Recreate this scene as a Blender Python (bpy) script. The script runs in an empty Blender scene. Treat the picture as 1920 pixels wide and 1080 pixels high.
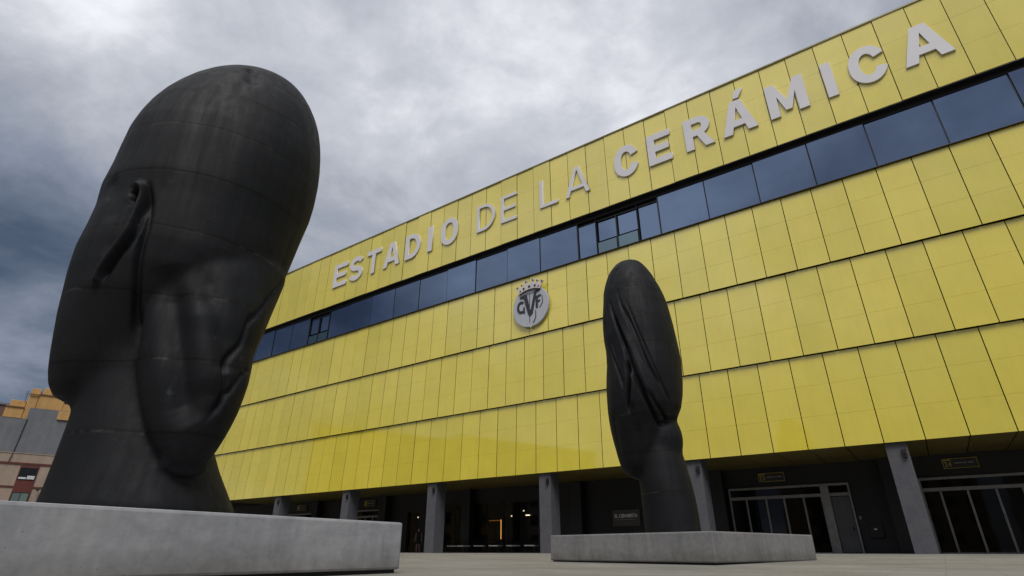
import bpy, bmesh, math, random
import numpy as np
from mathutils import Vector, Matrix

random.seed(7)
sc = bpy.context.scene
col = sc.collection
R = math.radians

# ---------------------------------------------------------------- camera
cam_d = bpy.data.cameras.new('camera'); cam = bpy.data.objects.new('camera', cam_d); col.objects.link(cam)
cam.location = (0, 0, 0.27)
cam.rotation_euler = (R(90 + 25.44), 0, 0)
cam_d.sensor_width = 36; cam_d.lens = 19.45
cam_d.clip_start = 0.05; cam_d.clip_end = 3000
sc.camera = cam

# ---------------------------------------------------------------- sky, sun, exposure
SUN_DIR = Vector((0.02, -0.58, 0.82)).normalized()
sun_el = math.asin(SUN_DIR.z); sun_az = math.atan2(SUN_DIR.x, SUN_DIR.y)
world = bpy.data.worlds.new('World'); sc.world = world; world.use_nodes = True
def build_world():
    nt = world.node_tree; nt.nodes.clear(); N = nt.nodes.new; L = nt.links.new
    out = N('ShaderNodeOutputWorld')
    sky = N('ShaderNodeTexSky'); sky.sky_type = 'NISHITA'; sky.sun_disc = False
    sky.sun_elevation = sun_el; sky.sun_rotation = sun_az; sky.air_density = 1.0; sky.dust_density = 2.0
    bg_sky = N('ShaderNodeBackground'); bg_sky.inputs['Strength'].default_value = 0.06
    L(sky.outputs[0], bg_sky.inputs['Color'])
    # cloud deck: noise laid out on a flat layer far overhead
    tc = N('ShaderNodeTexCoord'); sep = N('ShaderNodeSeparateXYZ'); L(tc.outputs['Generated'], sep.inputs[0])
    def math_(op, a, b=None, clamp=False):
        m = N('ShaderNodeMath'); m.operation = op; m.use_clamp = clamp
        for i, v in enumerate((a, b)):
            if v is None: continue
            if isinstance(v, (int, float)): m.inputs[i].default_value = v
            else: L(v, m.inputs[i])
        return m.outputs[0]
    zc = math_('MAXIMUM', sep.outputs['Z'], 0.0)
    den = math_('ADD', zc, 0.22)
    cx = math_('DIVIDE', sep.outputs['X'], den); cy = math_('DIVIDE', sep.outputs['Y'], den)
    comb = N('ShaderNodeCombineXYZ'); L(cx, comb.inputs[0]); L(cy, comb.inputs[1]); comb.inputs[2].default_value = CLOUD_SEED
    def noise(scale, detail, rough, dist):
        n = N('ShaderNodeTexNoise'); n.inputs['Scale'].default_value = scale; n.inputs['Detail'].default_value = detail
        n.inputs['Roughness'].default_value = rough; n.inputs['Distortion'].default_value = dist
        L(comb.outputs[0], n.inputs['Vector']); return n.outputs['Fac']
    big = noise(0.62, 2, 0.45, 0.2); mid = noise(2.3, 9, 0.57, 0.3); fine = noise(7.5, 8, 0.65, 0.35)
    v = math_('ADD', math_('MULTIPLY', big, 0.63), math_('MULTIPLY', mid, 0.30))
    v = math_('ADD', v, math_('MULTIPLY', fine, 0.07))
    # an overcast dome is brighter overhead than at the skyline
    v = math_('ADD', v, math_('MULTIPLY', math_('SUBTRACT', zc, 0.50), 0.26))
    ramp = N('ShaderNodeValToRGB'); e = ramp.color_ramp.elements
    e[0].position = 0.37; e[0].color = (0.045, 0.062, 0.096, 1)
    e[1].position = 0.665; e[1].color = (0.70, 0.71, 0.75, 1)
    for p, c in ((0.43, (0.102, 0.126, 0.174)), (0.49, (0.185, 0.212, 0.270)), (0.54, (0.28, 0.30, 0.348)), (0.60, (0.43, 0.445, 0.49))):
        k = e.new(p); k.color = (*c, 1)
    L(v, ramp.inputs[0])
    bg_c = N('ShaderNodeBackground'); bg_c.inputs['Strength'].default_value = CLOUD_STRENGTH; L(ramp.outputs[0], bg_c.inputs['Color'])
    cov = N('ShaderNodeMapRange'); cov.inputs['From Min'].default_value = 0.30; cov.inputs['From Max'].default_value = 0.46
    cov.inputs['To Min'].default_value = 0.72; cov.inputs['To Max'].default_value = 1.0; L(v, cov.inputs['Value'])
    mx = N('ShaderNodeMixShader'); L(cov.outputs[0], mx.inputs[0]); L(bg_sky.outputs[0], mx.inputs[1]); L(bg_c.outputs[0], mx.inputs[2])
    L(mx.outputs[0], out.inputs['Surface'])
CLOUD_SEED = 9.5
CLOUD_STRENGTH = 0.9
build_world()
sun_d = bpy.data.lights.new('sun', 'SUN'); sun_d.energy = 1.5; sun_d.angle = R(28); sun_d.color = (1.0, 0.98, 0.95)
sun = bpy.data.objects.new('sun', sun_d); col.objects.link(sun)
sun.rotation_euler = SUN_DIR.to_track_quat('Z', 'Y').to_euler(); sun.location = (0, -20, 40)
vs = sc.view_settings; vs.view_transform = 'Standard'; vs.look = 'None'; vs.exposure = 0.62; vs.gamma = 1.0; vs.use_curve_mapping = False

# ---------------------------------------------------------------- helpers
def tag(o, label=None, cat=None, group=None, kind=None):
    if label: o['label'] = label
    if cat: o['category'] = cat
    if group: o['group'] = group
    if kind: o['kind'] = kind
    return o
def empty(name, loc=(0, 0, 0), rz=0.0):
    o = bpy.data.objects.new(name, None); col.objects.link(o); o.location = loc; o.rotation_euler = (0, 0, rz)
    o.empty_display_size = 0.3
    return o
def link(name, me, parent=None, loc=None, rot=None, scale=None):
    o = bpy.data.objects.new(name, me); col.objects.link(o)
    if parent: o.parent = parent
    if loc: o.location = loc
    if rot: o.rotation_euler = rot
    if scale: o.scale = scale
    return o
class MB:
    def __init__(s): s.v = []; s.f = []
    def box(s, x0, x1, y0, y1, z0, z1):
        b = len(s.v)
        s.v += [(x0,y0,z0),(x1,y0,z0),(x1,y1,z0),(x0,y1,z0),(x0,y0,z1),(x1,y0,z1),(x1,y1,z1),(x0,y1,z1)]
        s.f += [tuple(b+i for i in q) for q in ((3,2,1,0),(4,5,6,7),(0,1,5,4),(1,2,6,5),(2,3,7,6),(3,0,4,7))]
        return s
    def hexa(s, lo, hi):
        """two quads (counter-clockwise from below), lo then hi"""
        b = len(s.v); s.v += list(lo) + list(hi)
        s.f += [tuple(b+i for i in q) for q in ((3,2,1,0),(4,5,6,7),(0,1,5,4),(1,2,6,5),(2,3,7,6),(3,0,4,7))]
        return s
    def tube(s, p, q, r, n=8, r2=None):
        p, q = Vector(p), Vector(q); r2 = r if r2 is None else r2
        d = (q - p).normalized(); a = d.orthogonal().normalized(); c = d.cross(a); b = len(s.v)
        for P, rr in ((p, r), (q, r2)):
            for i in range(n):
                t = 2*math.pi*i/n; s.v.append(tuple(P + a*math.cos(t)*rr + c*math.sin(t)*rr))
        for i in range(n): s.f.append((b+i, b+(i+1) % n, b+n+(i+1) % n, b+n+i))
        s.f.append(tuple(b+i for i in reversed(range(n)))); s.f.append(tuple(b+n+i for i in range(n)))
        return s
    def mesh(s, name, m=None, bevel=0, seg=2, smooth=False):
        me = bpy.data.meshes.new(name); me.from_pydata(s.v, [], s.f); me.update()
        bm = bmesh.new(); bm.from_mesh(me)
        bmesh.ops.recalc_face_normals(bm, faces=bm.faces)
        if bevel: bmesh.ops.bevel(bm, geom=list(bm.edges), offset=bevel, segments=seg, affect='EDGES', profile=0.6)
        bm.to_mesh(me); bm.free()
        if smooth: me.polygons.foreach_set('use_smooth', [True]*len(me.polygons))
        if m: me.materials.append(m)
        return me
    def obj(s, name, m, parent=None, loc=None, rot=None, bevel=0, seg=2, smooth=False):
        return link(name, s.mesh(name, m, bevel, seg, smooth), parent, loc, rot)
def B(*a): return MB().box(*a)

# ---------------------------------------------------------------- materials
class NT:
    def __init__(s, name):
        s.m = bpy.data.materials.new(name); s.m.use_nodes = True; s.nt = s.m.node_tree
        s.b = s.nt.nodes['Principled BSDF']
    def N(s, t, **kw):
        n = s.nt.nodes.new(t)
        for k, v in kw.items():
            if k in n.inputs: n.inputs[k].default_value = v
            else: setattr(n, k, v)
        return n
    def L(s, a, b): s.nt.links.new(a, b)
    def obj_co(s, sc=(1, 1, 1)):
        t = s.N('ShaderNodeTexCoord'); m = s.N('ShaderNodeMapping'); m.inputs['Scale'].default_value = sc
        s.L(t.outputs['Object'], m.inputs[0]); return m.outputs[0]
    def world_co(s, sc=(1, 1, 1)):
        t = s.N('ShaderNodeNewGeometry'); m = s.N('ShaderNodeMapping'); m.inputs['Scale'].default_value = sc
        s.L(t.outputs['Position'], m.inputs[0]); return m.outputs[0]
    def noise(s, co, scale, detail=4, rough=0.55, dist=0.0):
        n = s.N('ShaderNodeTexNoise', Scale=scale, Detail=detail, Roughness=rough, Distortion=dist); s.L(co, n.inputs['Vector']); return n.outputs['Fac']
    def ramp(s, fac, *stops):
        r = s.N('ShaderNodeValToRGB'); e = r.color_ramp.elements
        e[0].position, e[1].position = stops[0][0], stops[-1][0]
        def c4(c): return (c, c, c, 1) if isinstance(c, (int, float)) else (*c, 1)
        e[0].color, e[1].color = c4(stops[0][1]), c4(stops[-1][1])
        for p, c in stops[1:-1]: k = e.new(p); k.color = c4(c)
        s.L(fac, r.inputs[0]); return r.outputs[0]
    def mul(s, a, b, fac=1.0, mode='MULTIPLY'):
        m = s.N('ShaderNodeMix'); m.data_type = 'RGBA'; m.blend_type = mode; m.inputs[0].default_value = fac
        s.L(a, m.inputs[6])
        if isinstance(b, tuple): m.inputs[7].default_value = (*b, 1)
        else: s.L(b, m.inputs[7])
        return m.outputs[2]
    def mixc(s, fac, a, b):
        m = s.N('ShaderNodeMix'); m.data_type = 'RGBA'
        s.L(fac, m.inputs[0])
        for i, v in ((6, a), (7, b)):
            if isinstance(v, tuple): m.inputs[i].default_value = (*v, 1)
            else: s.L(v, m.inputs[i])
        return m.outputs[2]
    def math(s, op, a, b=None, clamp=False):
        m = s.N('ShaderNodeMath', operation=op, use_clamp=clamp)
        for i, v in enumerate((a, b)):
            if v is None: continue
            if isinstance(v, (int, float)): m.inputs[i].default_value = v
            else: s.L(v, m.inputs[i])
        return m.outputs[0]
    def bump(s, h, strength=0.3, dist=0.02):
        b = s.N('ShaderNodeBump', Strength=strength, Distance=dist); s.L(h, b.inputs['Height']); s.L(b.outputs[0], s.b.inputs['Normal'])
    def rgb(s, c):
        n = s.N('ShaderNodeRGB'); n.outputs[0].default_value = (*c, 1); return n.outputs[0]

def plain(name, c, rough=0.6, metal=0.0, var=0.15, scale=3.0, spec=0.5, bump=0.0):
    t = NT(name); co = t.obj_co()
    n = t.noise(co, scale, 5)
    t.L(t.mul(t.rgb(c), t.ramp(n, (0.3, 1-var), (0.7, 1+var))), t.b.inputs['Base Color'])
    t.L(t.ramp(n, (0.3, max(0.03, rough-0.06)), (0.7, min(1, rough+0.06))), t.b.inputs['Roughness'])
    t.b.inputs['Metallic'].default_value = metal; t.b.inputs['Specular IOR Level'].default_value = spec
    if bump: t.bump(t.noise(co, scale*8, 4), bump, 0.01)
    return t.m

def mat_ceramic(name, c):
    t = NT(name); wc = t.world_co()
    oi = t.N('ShaderNodeObjectInfo')
    rnd = t.ramp(oi.outputs['Random'], (0.0, (0.93, 0.935, 0.90)), (1.0, (1.05, 1.04, 1.08)))
    base = t.mul(t.rgb(c), rnd)
    n = t.noise(wc, 0.7, 6, 0.6)
    base = t.mul(base, t.ramp(n, (0.3, 0.95), (0.7, 1.04)))
    # faint rain streaks
    st = t.noise(t.world_co((5.0, 5.0, 0.12)), 1.3, 5, 0.65)
    base = t.mul(base, t.ramp(st, (0.30, (0.965, 0.962, 0.945)), (0.55, 1.0)))
    t.L(base, t.b.inputs['Base Color'])
    t.L(t.ramp(t.noise(wc, 2.2, 4), (0.3, 0.40), (0.7, 0.50)), t.b.inputs['Roughness'])
    t.b.inputs['Specular IOR Level'].default_value = 0.1
    t.b.inputs['Coat Weight'].default_value = 1.0; t.b.inputs['Coat Roughness'].default_value = 0.05; t.b.inputs['Coat IOR'].default_value = 1.9
    return t.m

def mat_concrete(name, c, streak=0.5, grime=False):
    t = NT(name); co = t.obj_co(); wc = t.world_co()
    a = t.noise(co, 0.9, 7, 0.62, 0.4); b = t.noise(co, 9.0, 6, 0.65); d = t.noise(t.obj_co((6, 6, 0.8)), 1.0, 5, 0.6)
    base = t.mul(t.rgb(c), t.ramp(a, (0.28, (0.82, 0.83, 0.86)), (0.5, (0.98, 0.98, 0.99)), (0.72, (1.10, 1.09, 1.06))))
    base = t.mul(base, t.ramp(b, (0.3, 0.86), (0.7, 1.10)))
    base = t.mul(base, t.ramp(d, (0.30, (0.72, 0.72, 0.73)), (0.52, 1.0)), streak)
    e2 = t.noise(t.obj_co((1.5, 1.5, 4.0)), 1.6, 7, 0.68, 0.8)
    base = t.mul(base, t.ramp(e2, (0.33, (0.90, 0.90, 0.915)), (0.5, 1.0), (0.66, (1.05, 1.045, 1.04))))
    if grime:
        sp = t.N('ShaderNodeSeparateXYZ'); t.L(co, sp.inputs[0])
        gz = t.math('ADD', sp.outputs['Z'], t.math('MULTIPLY', t.math('SUBTRACT', a, 0.5), 0.7))
        base = t.mul(base, t.ramp(gz, (0.02, (0.66, 0.63, 0.57)), (0.34, (1.0, 1.0, 1.0))))
    # air holes in the cast face
    v = t.N('ShaderNodeTexVoronoi', Scale=11.0); t.L(co, v.inputs['Vector'])
    pores = t.ramp(v.outputs['Distance'], (0.035, 0.0), (0.075, 1.0))
    sel = t.ramp(t.noise(co, 3.0, 2), (0.50, 1.0), (0.58, 0.0))
    pm = t.math('MAXIMUM', pores, sel)
    base = t.mul(base, t.ramp(pm, (0.0, 0.55), (1.0, 1.0)))
    t.L(base, t.b.inputs['Base Color'])
    t.L(t.ramp(b, (0.3, 0.72), (0.7, 0.92)), t.b.inputs['Roughness'])
    t.b.inputs['Specular IOR Level'].default_value = 0.3
    t.bump(t.math('ADD', t.math('MULTIPLY', pm, 0.6), t.math('MULTIPLY', b, 0.5)), 0.35, 0.012)
    return t.m

def mat_bronze(name, seams, c=(0.0050, 0.0053, 0.0064)):
    """dark patinated casting; weld seams ring it at fixed heights"""
    t = NT(name); co = t.obj_co()
    sep = t.N('ShaderNodeSeparateXYZ'); t.L(co, sep.inputs[0]); z = sep.outputs['Z']
    wob = t.math('MULTIPLY', t.math('SUBTRACT', t.noise(co, 0.8, 2), 0.5), 0.14)
    jag = t.math('MULTIPLY', t.math('SUBTRACT', t.noise(co, 14.0, 3), 0.5), 0.035)
    zz = t.math('ADD', t.math('ADD', z, wob), jag)
    line = None
    for s in seams:
        d = t.math('ABSOLUTE', t.math('SUBTRACT', zz, s))
        line = d if line is None else t.math('MINIMUM', line, d)
    lin = t.ramp(line, (0.010, 1.0), (0.028, 0.0))
    shade = t.ramp(line, (0.0, 1.0), (0.11, 0.0))
    a = t.noise(co, 1.3, 7, 0.62, 0.6); b = t.noise(co, 18.0, 5, 0.6); st = t.noise(t.obj_co((7, 7, 0.55)), 1.0, 6, 0.65, 0.3)
    base = t.ramp(a, (0.28, (c[0]*0.62, c[1]*0.68, c[2]*0.74)), (0.5, c), (0.74, (c[0]*1.7, c[1]*1.62, c[2]*1.55)))
    base = t.mul(base, t.ramp(st, (0.30, 0.78), (0.50, 1.0), (0.72, 1.15)))
    base = t.mul(base, t.ramp(b, (0.3, 0.82), (0.7, 1.18)))
    # scuffed pale streaks along some seams
    sc_ = t.math('MULTIPLY', lin, t.ramp(t.noise(co, 2.3, 4, 0.6), (0.54, 0.0), (0.66, 1.0)))
    base = t.mul(base, t.ramp(shade, (0.0, 1.0), (1.0, 0.72)))
    base = t.mul(base, t.ramp(lin, (0.0, 1.0), (1.0, 0.30)))
    base = t.mixc(t.math('MULTIPLY', sc_, 0.5), base, (0.055, 0.053, 0.05))
    # a few chalky spots
    v = t.N('ShaderNodeTexVoronoi', Scale=1.7); t.L(co, v.inputs['Vector'])
    spot = t.math('MULTIPLY', t.ramp(v.outputs['Distance'], (0.0, 1.0), (0.16, 0.0)), t.ramp(t.noise(co, 9.0, 4, 0.7), (0.52, 0.0), (0.68, 1.0)))
    base = t.mixc(t.math('MULTIPLY', spot, 0.35), base, (0.10, 0.11, 0.13))
    t.L(base, t.b.inputs['Base Color'])
    t.L(t.ramp(st, (0.3, 0.78), (0.7, 0.58)), t.b.inputs['Roughness'])
    t.b.inputs['Specular IOR Level'].default_value = 0.24
    h = t.math('SUBTRACT', t.math('ADD', t.math('MULTIPLY', a, 0.35), t.math('MULTIPLY', b, 0.12)), t.math('MULTIPLY', lin, 0.10))
    t.bump(h, 0.5, 0.03)
    return t.m

def mat_paving():
    t = NT('stone_paving'); t_ = t.N('ShaderNodeTexCoord'); co = t_.outputs['Object']
    br = t.N('ShaderNodeTexBrick', offset=0.5); br.inputs['Scale'].default_value = 1.0
    br.inputs['Color1'].default_value = (0.180, 0.171, 0.152, 1); br.inputs['Color2'].default_value = (0.225, 0.214, 0.192, 1)
    br.inputs['Mortar'].default_value = (0.135, 0.128, 0.114, 1); br.inputs['Mortar Size'].default_value = 0.010
    br.inputs['Brick Width'].default_value = 1.2; br.inputs['Row Height'].default_value = 0.4
    t.L(co, br.inputs['Vector'])
    a = t.noise(co, 0.35, 6, 0.6); b = t.noise(co, 12.0, 5, 0.65)
    base = t.mul(br.outputs['Color'], t.ramp(a, (0.3, 0.80), (0.7, 1.12)))
    base = t.mul(base, t.ramp(b, (0.3, 0.85), (0.7, 1.12)))
    t.L(base, t.b.inputs['Base Color']); t.L(t.ramp(a, (0.3, 0.55), (0.7, 0.78)), t.b.inputs['Roughness'])
    t.b.inputs['Specular IOR Level'].default_value = 0.35
    t.bump(t.math('SUBTRACT', t.math('MULTIPLY', b, 0.3), br.outputs['Fac']), 0.3, 0.006)
    return t.m

def mat_glass(name, c, rough=0.03, var=0.5):
    """dark coated glazing: reads by what it mirrors"""
    t = NT(name); oi = t.N('ShaderNodeObjectInfo')
    t.L(t.mul(t.rgb(c), t.ramp(oi.outputs['Random'], (0, 1-var), (1, 1+var))), t.b.inputs['Base Color'])
    t.b.inputs['Roughness'].default_value = rough
    t.b.inputs['IOR'].default_value = 1.33
    n = t.noise(t.world_co(), 0.5, 2); t.bump(n, 0.06, 0.05)
    return t.m
def mat_mirror(name, c, rough=0.03):
    """sun-control glass with a reflective blue coating"""
    t = NT(name); oi = t.N('ShaderNodeObjectInfo')
    t.L(t.mul(t.rgb(c), t.ramp(oi.outputs['Random'], (0, 0.88), (1, 1.1))), t.b.inputs['Base Color'])
    t.b.inputs['Metallic'].default_value = 1.0; t.b.inputs['Roughness'].default_value = rough
    t.bump(t.noise(t.world_co(), 0.45, 2), 0.05, 0.05)
    return t.m
def mat_clear(name, c):
    t = NT(name); t.b.inputs['Base Color'].default_value = (*c, 1); t.b.inputs['Transmission Weight'].default_value = 1.0
    t.b.inputs['Roughness'].default_value = 0.0; t.b.inputs['IOR'].default_value = 1.28
    return t.m
def mat_glow(name, c, s):
    t = NT(name); t.b.inputs['Base Color'].default_value = (*c, 1)
    t.b.inputs['Emission Color'].default_value = (*c, 1); t.b.inputs['Emission Strength'].default_value = s
    return t.m
def mat_render_wall(name, c, var=0.12):
    t = NT(name); co = t.obj_co()
    a = t.noise(co, 0.25, 6, 0.6); st = t.noise(t.obj_co((1.2, 1.2, 0.1)), 1.0, 5, 0.6); b = t.noise(co, 3.0, 4)
    base = t.mul(t.rgb(c), t.ramp(a, (0.3, 1-var), (0.7, 1+var)))
    base = t.mul(base, t.ramp(st, (0.3, 0.82), (0.55, 1.0))); base = t.mul(base, t.ramp(b, (0.3, 0.94), (0.7, 1.05)))
    t.L(base, t.b.inputs['Base Color']); t.b.inputs['Roughness'].default_value = 0.85
    return t.m

YELLOW = (0.68, 0.560, 0.062)
M_TILE = mat_ceramic('yellow_glazed_ceramic', YELLOW)
M_DARK = plain('black_backing', (0.010, 0.010, 0.011), 0.7)
M_FRAME = plain('dark_anodised_frame', (0.018, 0.016, 0.016), 0.45, 0.3)
M_SILL = plain('brown_metal_sill', (0.030, 0.020, 0.016), 0.45, 0.3)
M_WINDOW = mat_mirror('blue_coated_glazing', (0.118, 0.16, 0.242))
M_FROST = mat_mirror('frosted_balustrade_glass', (0.12, 0.17, 0.20), 0.2)
M_SOFFIT = plain('shaded_yellow_soffit_panel', (0.16, 0.125, 0.03), 0.4)  # yellow ceramic with the overhang's shade put into its colour
M_BLACKWALL = plain('black_cladding', (0.009, 0.009, 0.010), 0.55, 0, 0.25, 0.8)
M_COLUMN = mat_concrete('dark_grey_column_stone', (0.088, 0.088, 0.096), 0.25)
M_LETTER = plain('pale_grey_coated_metal', (0.62, 0.595, 0.60), 0.55, 0, 0.05, 0.8)
M_LETTER_SIDE = M_LETTER
M_CRESTBLACK = plain('black_enamel', (0.018, 0.018, 0.022), 0.4)
M_STEEL = plain('brushed_steel_frame', (0.27, 0.26, 0.245), 0.42, 0.5, 0.15, 4)
M_DOORGLASS = mat_glass('dark_door_glass', (0.006, 0.006, 0.006), 0.03, 0.3)
M_CAFEGLASS = mat_clear('clear_shop_glass', (0.75, 0.78, 0.76))
M_GREYDOOR = plain('grey_painted_steel_door', (0.10, 0.10, 0.105), 0.5, 0, 0.2, 2)
M_PLINTH_A = mat_concrete('pale_cast_concrete', (0.33, 0.33, 0.337), 0.45, True)
M_PLINTH_B = mat_concrete('grey_cast_concrete', (0.205, 0.20, 0.193), 0.6, True)
M_GAP = plain('shadow_gap_rubber', (0.02, 0.02, 0.02), 0.9)
M_PAVE = mat_paving()

# ---------------------------------------------------------------- ground: plaza rising gently to the stadium
FX, FY, FROT = 10.0, 27.729, -R(35.335)      # stadium frame: x along the facade to the right, y inward
BASE = 0.17                                   # floor level at the stadium
def plaza_z(yl):
    t = min(max((yl + 15.4)/14.0, 0), 1); return BASE*t
g = MB(); ys = [-900, -400, -120, -60, -30, -20, -15.4, -13, -10, -7, -4, -1.4, 0, 10, 60, 200, 900]; xs = [-1200, -500, -200, -100, -60, -40, -20, 0, 20, 60, 200, 900]
for y in ys:
    for x in xs: g.v.append((x, y, plaza_z(y)))
for j in range(len(ys)-1):
    for i in range(len(xs)-1): a = j*len(xs)+i; g.f.append((a, a+1, a+1+len(xs), a+len(xs)))
ground = g.obj('ground', M_PAVE, None, (FX, FY, 0), (0, 0, FROT), smooth=True); tag(ground, kind='structure')
# ---------------------------------------------------------------- bronze heads: lofted sections blended and meshed
def loft_sdf(T, r, n, z):
    """approximate distance to a stack of ellipses; T = rows (z, centre r, half width, centre n, half depth)"""
    T = np.asarray(T, float); zt = T[:, 0]
    zc = np.clip(z, zt[0], zt[-1])
    rc = np.interp(zc, zt, T[:, 1]); a = np.interp(zc, zt, T[:, 2])
    nc = np.interp(zc, zt, T[:, 3]); b = np.interp(zc, zt, T[:, 4])
    p, q = r - rc, n - nc
    k0 = np.sqrt((p/a)**2 + (q/b)**2); k1 = np.sqrt((p/a**2)**2 + (q/b**2)**2) + 1e-9
    d = np.where(k0 < 1e-3, -np.minimum(a, b), k0*(k0 - 1)/k1)
    e = np.maximum(zt[0] - z, z - zt[-1])
    return np.where(e > 0, np.sqrt(np.maximum(d, 0)**2 + e**2), d)
def smin(a, b, k):
    h = np.clip(0.5 + 0.5*(b - a)/k, 0, 1)
    return b + (a - b)*h - k*h*(1 - h)
def curve_dist(P, r, n, z):
    """distance to a polyline, and the position 0..1 along it"""
    best = np.full(r.shape, 1e9); tt = np.zeros(r.shape); P = np.asarray(P, float)
    for i in range(len(P) - 1):
        A, B = P[i], P[i+1]; D = B - A; L = D @ D + 1e-12
        t = np.clip(((r-A[0])*D[0] + (n-A[1])*D[1] + (z-A[2])*D[2])/L, 0, 1)
        d = np.sqrt((r-A[0]-t*D[0])**2 + (n-A[1]-t*D[1])**2 + (z-A[2]-t*D[2])**2)
        m = d < best; best = np.where(m, d, best); tt = np.where(m, (i + t)/(len(P) - 1), tt)
    return best, tt
def head_sdf(H, r, n, z, detail=True):
    d = loft_sdf(H['lofts'][0], r, n, z)
    for T, k in zip(H['lofts'][1:], H['blend']): d = smin(d, loft_sdf(T, r, n, z), k)
    if detail: d = d + H['wob'](r, n, z)
    return np.maximum(d, H['zlo'] - z)
def smooth_path(C, k=4):
    P = np.vstack([2*C[0] - C[1], C, 2*C[-1] - C[-2]]); out = []
    for i in range(1, len(P) - 2):
        for t in np.arange(k)/k:
            a, b, c, d = P[i-1:i+3]
            out.append(0.5*(2*b + (c - a)*t + (2*a - 5*b + 4*c - d)*t**2 + (3*b - a - 3*c + d)*t**3))
    return np.array(out + [C[-1]])
def fold_depth(H, P):
    out = np.zeros(len(P))
    for C, depth, width, mode in H['curves']:
        C = smooth_path(np.asarray(C, float))
        m = np.all((P > C.min(0) - 0.5) & (P < C.max(0) + 0.5), axis=1)
        c, t = curve_dist(C, P[m, 0], P[m, 1], P[m, 2])
        fade = np.clip(np.minimum(t*6, (1 - t)*6) + {'soft': 0.0, 'hard': 0.25, 'full': 1.0}[mode], 0, 1)
        out[m] += depth*fade*np.exp(-(c/width)**2)
    return out
def surface_nets(f, lo, h):
    """f: 3D array of signed distance. returns verts, quads"""
    s = f < 0
    nx, ny, nz = f.shape
    corners = [(i, j, k) for i in (0, 1) for j in (0, 1) for k in (0, 1)]
    def sub(a, c): return a[c[0]:nx-1+c[0], c[1]:ny-1+c[1], c[2]:nz-1+c[2]]
    cnt = sum(sub(s, c).astype(np.int8) for c in corners)
    act = (cnt > 0) & (cnt < 8)
    idx = -np.ones(act.shape, int); I = np.argwhere(act); idx[act] = np.arange(len(I))
    acc = np.zeros((len(I), 3)); num = np.zeros(len(I))
    F = {c: sub(f, c)[act] for c in corners}
    for c in corners:
        for ax in range(3):
            if c[ax] == 0:
                c2 = list(c); c2[ax] = 1; c2 = tuple(c2)
                a, b = F[c], F[c2]; m = (a < 0) != (b < 0)
                t = np.where(m, a/np.where(m, a - b, 1), 0)
                p = np.array(c, float)[None].repeat(len(I), 0); p[:, ax] = t
                acc[m] += p[m]; num[m] += 1
    V = lo + (I + acc/num[:, None])*h
    Q = []
    for ax in range(3):
        b, c = (ax + 1) % 3, (ax + 2) % 3
        sl0 = [slice(None)]*3; sl1 = [slice(None)]*3
        sl0[ax] = slice(0, -1); sl1[ax] = slice(1, None)
        e = s[tuple(sl0)] != s[tuple(sl1)]
        E = np.argwhere(e); E = E[(E[:, b] > 0) & (E[:, c] > 0) & (E[:, b] < f.shape[b]-1) & (E[:, c] < f.shape[c]-1)]
        ins = s[tuple(E.T)]
        def cell(db, dc):
            q = E.copy(); q[:, b] -= db; q[:, c] -= dc; return idx[tuple(q.T)]
        quad = np.stack([cell(1, 1), cell(0, 1), cell(0, 0), cell(1, 0)], 1)
        quad[~ins] = quad[~ins][:, ::-1]
        Q.append(quad)
    return V, np.concatenate(Q)
HEAD_A_SKULL = [[1.72, -0.925, 0.037, 0.0, 0.033], [1.831, -0.971, 0.241, 0.0, 0.214], [1.982, -0.867, 0.439, 0.0, 0.39], [2.17, -0.783, 0.579, 0.0, 0.514], [2.393, -0.714, 0.692, 0.0, 0.614], [2.648, -0.621, 0.825, 0.0, 0.733], [2.932, -0.508, 0.974, 0.0, 0.865], [3.24, -0.341, 1.164, 0.0, 1.034], [3.569, -0.223, 1.311, 0.0, 1.164], [3.914, -0.16, 1.388, 0.0, 1.233], [4.271, -0.108, 1.412, 0.0, 1.254], [4.634, -0.064, 1.437, 0.0, 1.276], [5.0, -0.044, 1.483, 0.0, 1.317], [5.363, 0.006, 1.5, 0.0, 1.332], [5.676, 0.024, 1.507, 0.0, 1.338], [6.095, 0.039, 1.498, 0.011, 1.329], [6.398, 0.062, 1.466, 0.03, 1.302], [6.692, 0.089, 1.415, 0.054, 1.256], [6.975, 0.12, 1.346, 0.082, 1.195], [7.242, 0.154, 1.258, 0.111, 1.117], [7.49, 0.187, 1.154, 0.14, 1.025], [7.715, 0.22, 1.035, 0.169, 0.919], [7.915, 0.251, 0.903, 0.195, 0.802], [8.086, 0.278, 0.759, 0.219, 0.674], [8.228, 0.302, 0.606, 0.24, 0.538], [8.337, 0.32, 0.445, 0.256, 0.395], [8.413, 0.333, 0.279, 0.268, 0.248], [8.454, 0.341, 0.111, 0.274, 0.098], [8.461, 0.342, 0.015, 0.275, 0.013]]
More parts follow.
